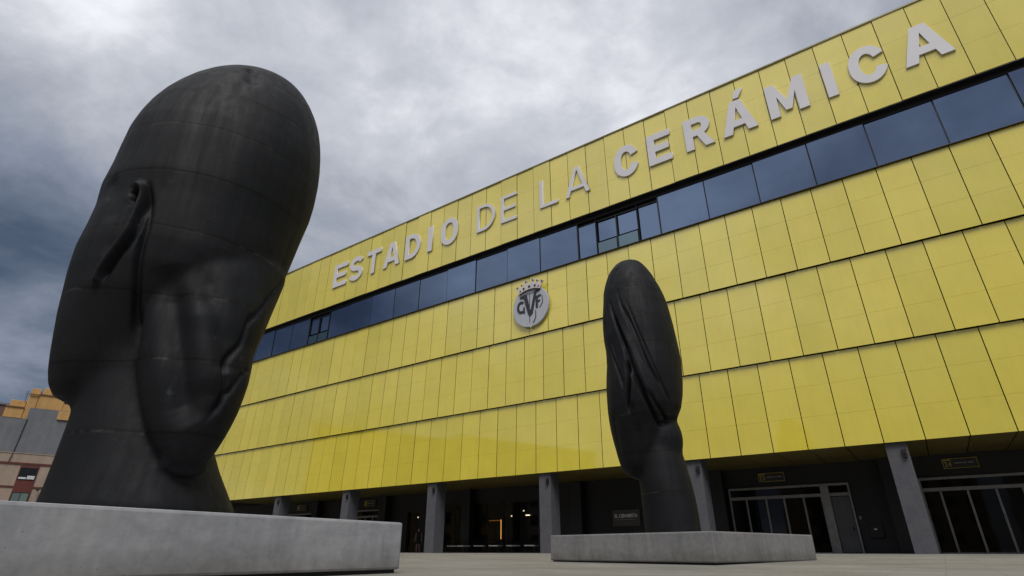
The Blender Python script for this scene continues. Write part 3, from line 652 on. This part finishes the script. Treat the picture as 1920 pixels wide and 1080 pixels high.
tag(lettering, 'pale grey raised capitals reading ESTADIO DE LA CERÁMICA along the yellow top strip', 'sign')
ZL, HL = 22.37, 2.36
for ch, s0, s1, t in (('E',32.75,30.85,.46),('S',30.5,28.7,.46),('T',28.2,26.4,.46),('A',25.97,23.95,.44),('D',23.32,21.55,.46),('I',20.72,20.20,.5),('O',19.27,17.5,.46),
                      ('D',15.55,13.78,.27),('E',13.2,11.78,.27),('L',9.74,8.22,.28),('A',7.62,5.72,.28),
                      ('C',3.83,2.1,.50),('E',1.46,-.10,.50),('R',-.98,-2.70,.50),('Á',-3.21,-5.16,.50),('M',-5.86,-7.88,.52),('I',-8.80,-9.30,.5),('C',-10.02,-11.72,.50),('A',-12.30,-14.34,.52)):
    me = outline_mesh('letter', glyph(ch, s0 - s1, HL, t), 0.09, M_LETTER, 0.006)
    link('letter', me, lettering, (-s0, -0.062, ZL))
    br = MB()   # stand-off studs to the panels
    br.box((s0-s1)*.08, (s0-s1)*.08 + .05, 0.145, 0.192, 0.2, 0.25)
    br.obj('bracket', M_FRAME, lettering, (-s0, -0.19, ZL))

# ---------------------------------------------------------------- club crest
crest = empty('club_crest', (FX + math.cos(FROT)*-10.62, FY + math.sin(FROT)*-10.62, 15.02), FROT)
tag(crest, 'round grey club crest with crown and black letters on the yellow wall', 'emblem')
disc = [(1.41*math.cos(R(a)), -0.04 + 1.48*math.sin(R(a))) for a in range(0, 360, 6)]
disc = [p for p in disc if p[1] > -1.47] ; disc.sort(key=lambda p: math.atan2(p[1], p[0]))
k_ = next(i for i, p in enumerate(disc) if math.atan2(p[1], p[0]) > -math.pi/2); disc[k_:k_] = [(-0.10, -1.50), (0, -1.60), (0.10, -1.50)]
link('disc', outline_mesh('disc', [disc], 0.16, plain('grey_crest_plate', (0.40, 0.41, 0.44), 0.5, 0, 0.05), 0.02), crest, (0, -0.10, 0))
link('letter', outline_mesh('letter', [[(-.80,.80),(-.28,.86),(-.24,.70),(.02,-.42),(.34,.95),(.80,1.05),(.80,.93),(.54,.88),(.50,.80),(.18,-.62),(-.04,-.78),(-.18,-.58),(-.50,.58),(-.60,.64),(-.80,.64)]], 0.06, M_CRESTBLACK), crest, (0, -0.21, 0))
link('letter', outline_mesh('letter', [ribbon(arc(-.72, .02, .26, .36, 50, 300, 14), .16), [(-.56,-.02),(-.44,-.02),(-.44,-.46),(-.56,-.46)]], 0.06, M_CRESTBLACK), crest, (0, -0.21, 0))
link('letter', outline_mesh('letter', [[(.44,-.28),(.60,-.28),(.60,.10),(.78,.13),(.78,.25),(.60,.22),(.60,.42),(.86,.50),(.86,.62),(.44,.56)]], 0.06, M_CRESTBLACK), crest, (0, -0.21, 0))
link('stripe', outline_mesh('stripe', [ribbon([(.95,.5),(.97,.0),(.72,-.34)], .035), ribbon([(.42,-.45),(.42,-.95),(.22,-1.28)], .05), ribbon([(-.04,.86),(-.06,-1.2)], .022)], 0.05, M_CRESTBLACK), crest, (0, -0.208, 0))
crown = [(-.86,.98),(-.98,1.50),(-.74,1.38),(-.62,1.62),(-.40,1.48),(-.26,1.78),(0,1.56),(.26,1.80),(.40,1.50),(.62,1.66),(.74,1.42),(.98,1.54),(.86,1.02),(.44,1.16),(0,1.20),(-.44,1.14)]
cr = link('crown', outline_mesh('crown', [crown], 0.10, plain('pale_crown_metal', (0.55, 0.50, 0.48), 0.45), 0.012), crest, (0, -0.24, -0.02))
cd = MB()
for x, z, r_ in ((-.98,1.50,.10),(-.62,1.64,.09),(-.26,1.78,.11),(0,1.62,.08),(.26,1.80,.11),(.62,1.68,.09),(.98,1.54,.10)): cd.tube((x, -.06, z), (x, .06, z), r_, 12)
cd.obj('pearls', plain('pale_crown_pearls', (0.55, 0.50, 0.48), 0.45), cr)
cj = MB()
for x, z, r_ in ((-.98,1.50,.05),(-.26,1.78,.055),(.26,1.80,.055),(.98,1.54,.05),(-.62,1.62,.05),(.62,1.66,.05),(-.45,1.32,.08),(0,1.38,.09),(.45,1.34,.08),(-.72,1.20,.05),(.72,1.23,.05)): cj.tube((x, -.09, z), (x, -.061, z), r_, 10)
cj.obj('jewels', M_CRESTBLACK, cr)
link('crown_band', outline_mesh('crown_band', [ribbon([(-.78,.98),(-.42,1.07),(0,1.11),(.42,1.09),(.78,1.02)], .07)], 0.05, M_CRESTBLACK), cr, (0, -0.06, -.04))

# ---------------------------------------------------------------- small signs under the overhang
def text_mesh(txt, size, m, depth=0.006, bold=0.0):
    cu = bpy.data.curves.new('t', 'FONT'); cu.body = txt; cu.size = size; cu.extrude = depth/2; cu.offset = bold; cu.resolution_u = 3
    o = bpy.data.objects.new('t', cu); col.objects.link(o)
    dg = bpy.context.evaluated_depsgraph_get(); me = bpy.data.meshes.new_from_object(o.evaluated_get(dg))
    bpy.data.objects.remove(o); bpy.data.curves.remove(cu)
    me.transform(Matrix.Rotation(math.pi/2, 4, 'X')); me.materials.clear(); me.materials.append(m); me.name = 'lettering'
    return me
def fit_text(txt, w, h, m, parent, loc, bold=0.0):
    me = text_mesh(txt, 1.0, m, 0.006, bold)
    xs_ = [v.co.x for v in me.vertices]; zs_ = [v.co.z for v in me.vertices]
    sx = w/(max(xs_)-min(xs_)); sz = h/(max(zs_)-min(zs_))
    me.transform(Matrix.Diagonal((sx, 1, sz, 1)) @ Matrix.Translation((-min(xs_), 0, -min(zs_))))
    return link('lettering', me, parent, loc)
def fac(x, y, z):
    c_, s_ = math.cos(FROT), math.sin(FROT); return (FX + c_*x - s_*y, FY + s_*x + c_*y, z)
M_SIGNY = plain('yellow_sign_print', (0.45, 0.36, 0.04), 0.5); M_SIGNW = plain('white_sign_print', (0.85, 0.84, 0.82), 0.5); M_SIGNBASE = plain('dark_sign_plate', (0.035, 0.033, 0.030), 0.5)
def gate_sign(x0, z0, num, label):
    o = empty('gate_sign', fac(x0, WALL_Y - 0.10, z0), FROT); tag(o, label, 'sign', 'gate signs above the doors')
    B(0, 1.32, 0, 0.06, 0, 0.44).obj('plate', M_SIGNBASE, o, bevel=0.006, seg=1)
    f = MB(); f.box(0.0, 1.32, -0.012, -0.002, 0.0, 0.02).box(0, 1.32, -0.012, -0.002, 0.42, 0.44).box(0, 0.02, -0.012, -0.002, 0.021, 0.419).box(1.30, 1.32, -0.012, -0.002, 0.021, 0.419)
    f.obj('border', M_SIGNY, o)
    B(0.04, 0.34, -0.010, -0.002, 0.35, 0.40).obj('number_bar', M_SIGNY, o)
    if num: fit_text(num, 0.28, 0.22, M_SIGNY, o, (0.05, -0.006, 0.08))
    else: B(0.06, 0.32, -0.010, -0.002, 0.09, 0.28).obj('number_block', M_SIGNY, o)
    t = MB()
    for k, (a, b) in enumerate(((0.44, 0.72), (0.76, 0.90), (0.95, 1.16))): t.box(a, b, -0.010, -0.002, 0.21, 0.25)
    t.obj('small_print', plain('grey_small_print', (0.30, 0.30, 0.28), 0.5), o)
gate_sign(0.49, 3.66, '23', 'small dark gate sign with yellow number 23 above the glass doors')
gate_sign(8.75, 3.74, '24', 'small dark gate sign with yellow number 24 at the right edge')
gate_sign(-31.34, 3.68, None, 'small dark gate sign two bays left of the lit shop door')
gate_sign(-40.6, 3.68, None, 'small dark gate sign just right of the large head statue')
ce = empty('restaurant_sign', fac(-8.40, WALL_Y - 0.10, 1.64), FROT)
tag(ce, 'grey-brown board with white lettering EL CERAMISTA on the dark wall', 'sign')
B(0, 1.80, 0, 0.07, 0, 0.92).obj('board', plain('grey_brown_board', (0.085, 0.078, 0.068), 0.6), ce, bevel=0.006, seg=1)
fit_text('EL CERAMISTA', 1.50, 0.20, M_SIGNW, ce, (0.15, -0.006, 0.48), 0.02)
B(0.30, 1.50, -0.010, -0.002, 0.36, 0.385).obj('underline', plain('dim_sign_print', (0.30, 0.29, 0.26), 0.6), ce)
eb = empty('meter_box', fac(5.10, WALL_Y - 0.14, 0.85), FROT); tag(eb, 'black wall box with a small white label beside the grey steel door', 'box')
B(0, 0.60, 0, 0.13, 0, 0.58).obj('case', M_FRAME, eb, bevel=0.01, seg=1); B(0.22, 0.34, -0.008, -0.002, 0.34, 0.40).obj('sticker', M_SIGNW, eb)
dp = empty('door_keypad', fac(4.80, WALL_Y - 0.06, 1.68), FROT); tag(dp, 'small pale keypad on the wall right of the steel door', 'keypad')
B(0, 0.10, 0, 0.05, 0, 0.14).obj('case', plain('pale_plastic', (0.5, 0.5, 0.48), 0.5), dp, bevel=0.008, seg=1)
B(0.02, 0.08, -0.006, -0.001, 0.03, 0.11).obj('buttons', M_GREYDOOR, dp)
# ---------------------------------------------------------------- plinths
def plinth(name, corner, d1, d2, side, z1, m, label):
    """corner and two unit directions in plan"""
    c = Vector(corner); d1 = Vector(d1).normalized(); d2 = Vector(d2).normalized()
    ctr = c + d1*side/2 + d2*side/2; rz = math.atan2(d1.y, d1.x)
    o = empty(name, (ctr.x, ctr.y, 0), rz); tag(o, label, 'plinth')
    h = side/2; B(-h, h, -h, h, 0.045, z1).obj('block', m, o, bevel=0.03, seg=2)
    B(-h + 0.05, h - 0.05, -h + 0.05, h - 0.05, -0.12, 0.044).obj('recessed_foot', M_GAP, o)
    return o
PA_TOP, PB_TOP = 0.635, 0.66
plinth('concrete_plinth', (-1.54, 8.49), (-0.55, -0.835), (-0.835, 0.55), 5.0, PA_TOP, M_PLINTH_A, 'low pale concrete plinth in the left foreground under the larger head')
plinth('concrete_plinth', (4.26, 12.9), (math.cos(R(40.8)), math.sin(R(40.8))), (-math.sin(R(40.8)), math.cos(R(40.8))), 4.92, PB_TOP, M_PLINTH_B, 'square grey concrete plinth with its corner forward under the slimmer head')

# ---------------------------------------------------------------- heads
def wob(r, n, z): return 0.012*np.sin(2.3*r + 1.1*z)*np.sin(1.9*n - 0.8*z + 1.0) + 0.006*np.sin(5.1*r - 2.2*z)*np.cos(4.3*n + 1.7*z)
def wob_rough(r, n, z): return wob(r, n, z) + 0.010*np.clip((z - 4.0)/1.5, 0, 1)*np.sin(3.1*z + 2.0*r)*np.sin(2.6*n + 1.3*z)
def statue(name, H, centre, ztop, seams, label, lo, hi, h=0.042):
    c = Vector(centre); n = c.normalized(); r = Vector((n.y, -n.x))
    lo = np.array(lo, float); hi = np.array(hi, float); N = np.ceil((hi - lo)/h).astype(int) + 1
    ax = [lo[i] + h*np.arange(N[i]) for i in range(3)]
    G = np.meshgrid(*ax, indexing='ij')
    f = head_sdf(H, *G)
    V, Q = surface_nets(f, lo, h)
    # relax the grid pattern a little
    for _ in range(1):
        acc = np.zeros_like(V); cnt = np.zeros(len(V))
        for i in range(4):
            a, b = Q[:, i], Q[:, (i+1) % 4]
            np.add.at(acc, a, V[b]); np.add.at(cnt, a, 1); np.add.at(acc, b, V[a]); np.add.at(cnt, b, 1)
        V = V*0.6 + 0.4*acc/cnt[:, None]
    m0 = bpy.data.meshes.new('tmp'); m0.from_pydata(V.tolist(), [], Q.tolist()); m0.update()
    ob = bpy.data.objects.new('tmp', m0); col.objects.link(ob); sb = ob.modifiers.new('s', 'SUBSURF'); sb.levels = 1
    me = bpy.data.meshes.new_from_object(ob.evaluated_get(bpy.context.evaluated_depsgraph_get()))
    bpy.data.objects.remove(ob); bpy.data.meshes.remove(m0); me.name = name
    k = len(me.vertices); V = np.empty(k*3); me.vertices.foreach_get('co', V); V = V.reshape(-1, 3)
    Nn = np.empty(k*3); me.vertices.foreach_get('normal', Nn); Nn = Nn.reshape(-1, 3)
    V = V - Nn*fold_depth(H, V)[:, None]          # press the folds, ear and creases into the skin
    V[:, 2] = np.maximum(V[:, 2] + 0.27 - ztop, 0.0)
    me.vertices.foreach_set('co', V.ravel()); me.update()
    me.polygons.foreach_set('use_smooth', [True]*len(me.polygons))
    me.materials.append(mat_bronze(name + '_patina', [s + 0.27 - ztop for s in seams]))
    o = link(name, me, None, (c.x, c.y, ztop), (0, 0, math.atan2(r.y, r.x)))
    tag(o, label, 'statue'); return o
statue('head_statue', dict(lofts=[HEAD_A_SKULL, HEAD_A_NECK, HEAD_A_HAIR], blend=[0.11, 0.04], zlo=PA_TOP - 0.27, curves=HEAD_A_FOLDS, wob=wob),
       (-4.99, 7.8), PA_TOP, (1.32, 2.22, 3.13, 4.05, 4.95, 5.82, 6.62), 'huge dark bronze head seen from behind with hanging hair, at left', (-1.85, -1.8, 0.2), (1.85, 1.75, 8.65))
statue('head_statue', dict(lofts=[HEAD_B_SKULL, HEAD_B_BUN, HEAD_B_NECK], blend=[0.07, 0.08], zlo=PB_TOP - 0.27, curves=HEAD_B_FOLDS, wob=wob_rough),
       (4.52, 16.4), PB_TOP, (1.42, 2.5, 3.5, 5.55, 6.45, 7.4), 'tall narrow dark bronze head with swept hair folds before the stadium doors', (-1.95, -1.75, 0.2), (1.2, 1.75, 8.95))

# ---------------------------------------------------------------- apartment house at far left
hs = empty('apartment_house', (-70.852, 78.928, 0), math.atan2(0.6, 0.8))
tag(hs, 'beige and grey apartment house with red window strips and orange rooftop blocks at far left', 'house')
M_BEIGE = mat_render_wall('beige_render', (0.33, 0.25, 0.19)); M_GREYW = mat_render_wall('grey_render', (0.155, 0.16, 0.17)); M_ORANGE = mat_render_wall('orange_render', (0.50, 0.29, 0.10))
M_RED = mat_render_wall('oxblood_panel', (0.115, 0.028, 0.022)); M_HWIN = mat_glass('house_window_glass', (0.018, 0.02, 0.022)); M_BLIND = plain('white_blind', (0.55, 0.55, 0.55), 0.7)
M_HWIN2 = mat_glass('pale_green_window_glass', (0.16, 0.22, 0.20), 0.08)
B(-16, 22, 0, 14, 0, 12.67).obj('wall', M_BEIGE, hs)
B(-16, 1.38, 0.25, 13.5, 12.672, 17.45).obj('upper_wall', M_GREYW, hs); B(1.40, 20, 0.10, 13.6, 12.673, 19.05).obj('upper_wall', M_GREYW, hs)
B(-16, 22, -0.12, -0.002, 11.25, 11.48).obj('string_course', M_RED, hs); B(-16, 2.68, -0.11, -0.002, 8.22, 8.40).obj('string_course', M_RED, hs); B(4.83, 22, -0.11, -0.002, 8.22, 8.40).obj('string_course', M_RED, hs)
B(-16, 22, -0.06, 0.22, 12.675, 12.78).obj('ledge', M_BEIGE, hs)
for x0 in (-9.5, -3.4, 2.72, 8.8, 14.9):
    B(x0, x0 + 2.08, -0.09, -0.001, 2.0, 11.10).obj('window_strip', M_RED, hs)
    for k, z in enumerate((9.22, 5.98, 2.74)):
        w = MB(); w.box(x0 + 0.10, x0 + 1.98, -0.14, -0.092, z, z + 0.07).box(x0 + 0.10, x0 + 1.98, -0.14, -0.092, z + 1.55, z + 1.62)
        for xx in (x0 + 0.10, x0 + 1.01, x0 + 1.91): w.box(xx, xx + 0.07, -0.14, -0.092, z + 0.071, z + 1.549)
        wf = w.obj('window', M_FRAME, hs)
        B(x0 + 0.171, x0 + 1.009, -0.115, -0.094, z + 0.072, z + 1.548).obj('pane', M_HWIN if k == 0 else M_HWIN2, wf)
        B(x0 + 1.081, x0 + 1.909, -0.115, -0.094, z + 0.072, z + 1.548).obj('pane', M_HWIN if k == 0 else M_HWIN2, wf)
        if k == 0: MB().box(x0 + 0.172, x0 + 1.008, -0.125, -0.116, z + 0.12, z + 0.36).box(x0 + 1.082, x0 + 1.908, -0.125, -0.116, z + 0.12, z + 0.58).obj('blind', M_BLIND, wf)
for x0, x1, y0, y1, z0, z1 in ((-1.28, 0.78, 0.2, 4, 17.46, 19.0), (-1.0, 0.72, 0.6, 4, 19.01, 20.0), (0.80, 1.90, 0.3, 5, 17.46, 21.05), (0.86, 1.94, 0.5, 5, 21.06, 21.92), (1.95, 5.0, 0.2, 6, 19.06, 21.15), (2.20, 9.5, 1.2, 6, 21.16, 22.35), (5.02, 9.4, 0.25, 6, 19.06, 20.1), (4.80, 6.3, -0.12, 0.09, 17.75, 18.95)):
    B(x0, x1, y0, y1, z0, z1).obj('rooftop_block', M_ORANGE, hs, bevel=0.03, seg=1)
for x0, x1, z in ((-1.33, 0.77, 19.0), (0.78, 1.93, 21.0), (1.9, 5.06, 21.1)): B(x0, x1, 0.05, 0.19, z - 0.06, z + 0.08).obj('eave', plain('brown_eave', (0.20, 0.10, 0.05), 0.7), hs)
pp = MB(); pp.tube((1.55, 0.02, 17.4), (1.38, 0.02, 12.8), 0.05, 6); pp.tube((1.38, -0.13, 12.7), (1.25, -0.13, 11.5), 0.05, 6); pp.obj('drainpipe', M_FRAME, hs)
an = MB(); an.tube((0.5, 0.5, 19.9), (0.5, 0.5, 21.5), 0.03, 6)
for z in (20.9, 21.1, 21.3): an.tube((0.2, 0.5, z), (0.8, 0.5, z), 0.02, 5)
an.obj('antenna', M_FRAME, hs)
sec = MB(); sec.tube((5.45, -0.1, 8.0), (5.45, -0.45, 7.95), 0.04, 6); sec.box(5.3, 5.6, -0.75, -0.45, 7.85, 8.05); sec.obj('camera_arm', M_FRAME, hs)
bk = empty('brick_house', (-88, 96, 0), math.atan2(0.6, 0.8)); tag(bk, 'brown brick house top peeking behind the orange blocks at the left edge', 'house')
B(-8, 8.5, 0, 10, 0, 23.3).obj('wall', mat_render_wall('brown_brick_wall', (0.14, 0.075, 0.055)), bk)
for x in (-5, -2, 1, 4, 6.6):
    for z in (20.6, 17.0):
        w = B(x, x + 1.2, -0.08, -0.002, z, z + 1.5).obj('window', M_BLIND, bk); B(x + 0.1, x + 1.1, -0.10, -0.082, z + 0.1, z + 1.4).obj('pane', M_HWIN, w)
B(-8.2, 8.7, -0.2, 10.2, 23.302, 23.6).obj('roof_slab', M_GREYW, bk)

# ---------------------------------------------------------------- cafe furniture under the overhang
M_SEAT = plain('white_seat_cushion', (0.62, 0.61, 0.58), 0.8); M_WIRE = plain('black_wire_frame', (0.015, 0.015, 0.015), 0.45, 0.5)
def lounge_chair(x, y, rz, label):
    o = empty('cafe_chair', fac(x, y, BASE), FROT + rz); tag(o, label, 'chair', 'white-seated cafe chairs')
    B(-0.36, 0.36, -0.33, 0.33, 0.38, 0.45).obj('seat', M_SEAT, o, bevel=0.025)
    for sx in (-1, 1):
        for sy in (-1, 1): MB().tube((sx*0.30, sy*0.27, 0.38), (sx*0.37, sy*0.36, 0), 0.016, 6).obj('leg', M_WIRE, o)
    fr = MB()
    pts = [(-0.37, -0.28, 0.62), (-0.37, 0.33, 0.68), (0.37, 0.33, 0.68), (0.37, -0.28, 0.62)]
    for a, b in zip(pts[:-1], pts[1:]): fr.tube(a, b, 0.016, 6)
    for k in range(9): xx = -0.36 + 0.09*k; fr.tube((xx, 0.33, 0.68), (xx*0.9, 0.30, 0.44), 0.007, 5)
    for s in (-1, 1): fr.tube((s*0.37, -0.28, 0.62), (s*0.33, -0.28, 0.43), 0.014, 6)
    fr.obj('backrest', M_WIRE, o)
chairs = [(-20.02, 3.9, 0.3, 'dim cafe chair farthest left, nearest the left column'), (-18.76, 3.5, -0.2, 'second white-seated cafe chair from the left column'), (-17.55, 3.7, 0.5, 'third white-seated cafe chair, left of the amber light strip'),
          (-16.04, 3.5, 0.1, 'white-seated cafe chair in front of the amber light strip'), (-14.80, 3.7, -0.4, 'white-seated cafe chair right of the amber light strip'), (-13.25, 3.5, 0.2, 'rightmost white-seated cafe chair beside the wide grey column')]
for a in chairs: lounge_chair(*a)
def cafe_table(x, y, label):
    o = empty('cafe_table', fac(x, y, BASE), FROT); tag(o, label, 'table', 'dark cafe tables')
    MB().tube((0, 0, 0.46), (0, 0, 0.49), 0.30, 20).obj('table_top', M_WIRE, o); MB().tube((0, 0, 0.03), (0, 0, 0.459), 0.025, 8).obj('stem', M_WIRE, o); MB().tube((0, 0, 0), (0, 0, 0.029), 0.2, 16).obj('base', M_WIRE, o)
cafe_table(-18.15, 4.2, 'small dark round table between the second and third cafe chairs'); cafe_table(-15.4, 4.2, 'small dark round table beside the amber light strip')

# ---------------------------------------------------------------- person by the shop door
def skin_mesh(name, joints, edges, m, root=0, sub=2):
    me = bpy.data.meshes.new(name); me.from_pydata([j[:3] for j in joints], edges, []); me.update()
    o = bpy.data.objects.new(name, me); col.objects.link(o)
    o.modifiers.new('s', 'SKIN'); 
    for i, j in enumerate(joints):
        r_ = j[3]; me.skin_vertices[0].data[i].radius = (r_, r_) if not isinstance(r_, tuple) else r_
    me.skin_vertices[0].data[root].use_root = True
    sb = o.modifiers.new('u', 'SUBSURF'); sb.levels = sub
    dg = bpy.context.evaluated_depsgraph_get(); out = bpy.data.meshes.new_from_object(o.evaluated_get(dg))
    bpy.data.objects.remove(o); bpy.data.meshes.remove(me)
    out.name = name; out.materials.clear(); out.materials.append(m); out.polygons.foreach_set('use_smooth', [True]*len(out.polygons))
    return out
def person():
    o = empty('person', fac(-24.05, 4.55, BASE), FROT + 0.5)
    tag(o, 'person in a black short dress standing by the lit shop door', 'person')
    skin = plain('skin', (0.42, 0.26, 0.19), 0.55); cloth = plain('black_cloth', (0.012, 0.012, 0.014), 0.85); hair = plain('dark_hair', (0.02, 0.014, 0.010), 0.5)
    J = [(0,0,.90,.12),(0,0,1.08,.11),(0,0,1.28,.13),(0,0,1.40,.06),(0,-.01,1.47,.05),(0,-.02,1.55,.085),(0,-.025,1.62,.07)]; E = [(0,1),(1,2),(2,3),(3,4),(4,5),(5,6)]
    for s in (-1, 1):
        b = len(J)
        J += [(s*.09,0,.84,.09),(s*.10,-.03*s,.48,.055),(s*.10,.05*s,.26,.05),(s*.10,.04*s,.08,.035),(s*.11,-.10+.04*s,.03,.03)]
        E += [(0,b),(b,b+1),(b+1,b+2),(b+2,b+3),(b+3,b+4)]
        a = len(J)
        J += [(s*.17,0,1.34,.05),(s*.22,.03,1.08,.04),(s*.23,-.06,.86,.028),(s*.235,-.08,.80,.026)]
        E += [(2,a),(a,a+1),(a+1,a+2),(a+2,a+3)]
        for k, (dx, dy, ln) in enumerate(((-.030,-.02,.06),(-.02,-.01,.08),(0,-.005,.085),(.018,0,.08),(.03,.012,.06))):
            f = len(J); J += [(s*.235+dx, -.08+dy, .80-ln*.5, .009),(s*.235+dx, -.09+dy, .80-ln, .008)]; E += [(a+3,f),(f,f+1)]
    link('body', skin_mesh('body', J, E, skin, 0, 1), o)
    D = MB(); n = 16; prof = [(0.60,.21,.17),(0.85,.19,.15),(1.05,.145,.12),(1.25,.18,.14),(1.37,.17,.12),(1.42,.08,.08)]
    for z, a, b in prof:
        for i in range(n): t = 2*math.pi*i/n; D.v.append((a*math.cos(t), b*math.sin(t), z))
    for k in range(len(prof)-1):
        for i in range(n): D.f.append((k*n+i, k*n+(i+1) % n, (k+1)*n+(i+1) % n, (k+1)*n+i))
    D.obj('dress', cloth, o, smooth=True)
    link('hair', skin_mesh('hair', [(0,.03,1.64,.085),(0,.06,1.54,.08),(0,.07,1.42,.06)], [(0,1),(1,2)], hair, 0, 1), o)
    f = MB(); f.box(-.045,-.02,-.105,-.09,1.575,1.587).box(.02,.045,-.105,-.09,1.575,1.587); f.obj('eyes', M_CRESTBLACK, o)
person()

# ---------------------------------------------------------------- street opposite, behind the camera (seen mirrored in the glaze and glass)
def street_house(name, x, y, rz, w, h, wall, label):
    o = empty(name, (x, y, 0), rz); tag(o, label, 'house')
    B(-w/2, w/2, 0, 12, 0, h).obj('wall', wall, o); B(-w/2 - .2, w/2 + .2, -.3, 12.2, h + .002, h + .5).obj('cornice', M_GREYW, o)
    me = B(0, 1.5, -.08, -.002, 0, 1.6).mesh('window', M_HWIN)
    for zz in np.arange(1.2, h - 2, 3.1):
        for xx in np.arange(-w/2 + 1.2, w/2 - 2, 3.2): link('window', me, o, (float(xx), 0, float(zz)))
M_OCHRE = mat_render_wall('ochre_render', (0.36, 0.26, 0.13)); M_BUFF = mat_render_wall('buff_render', (0.34, 0.30, 0.25))
for x, y, rz, w, h, mm, lb in ((-56, 36, R(90), 22, 18.5, M_OCHRE, 'tall ochre apartment house across the street on the left, nearest the orange-topped one'), (-57, 12, R(90), 25, 19.5, M_BUFF, 'buff apartment house in the middle of the street row on the left'),
                             (-55, -14, R(90), 26, 16.5, M_GREYW, 'grey apartment house in the street row on the left, facing the plaza'), (-38, -42, R(125), 30, 17, M_OCHRE, 'ochre corner apartment house behind the viewpoint'), (-6, -52, R(172), 34, 15, M_BUFF, 'long buff apartment house behind the viewpoint')):
    street_house('opposite_house', x, y, rz, w, h, mm, lb)
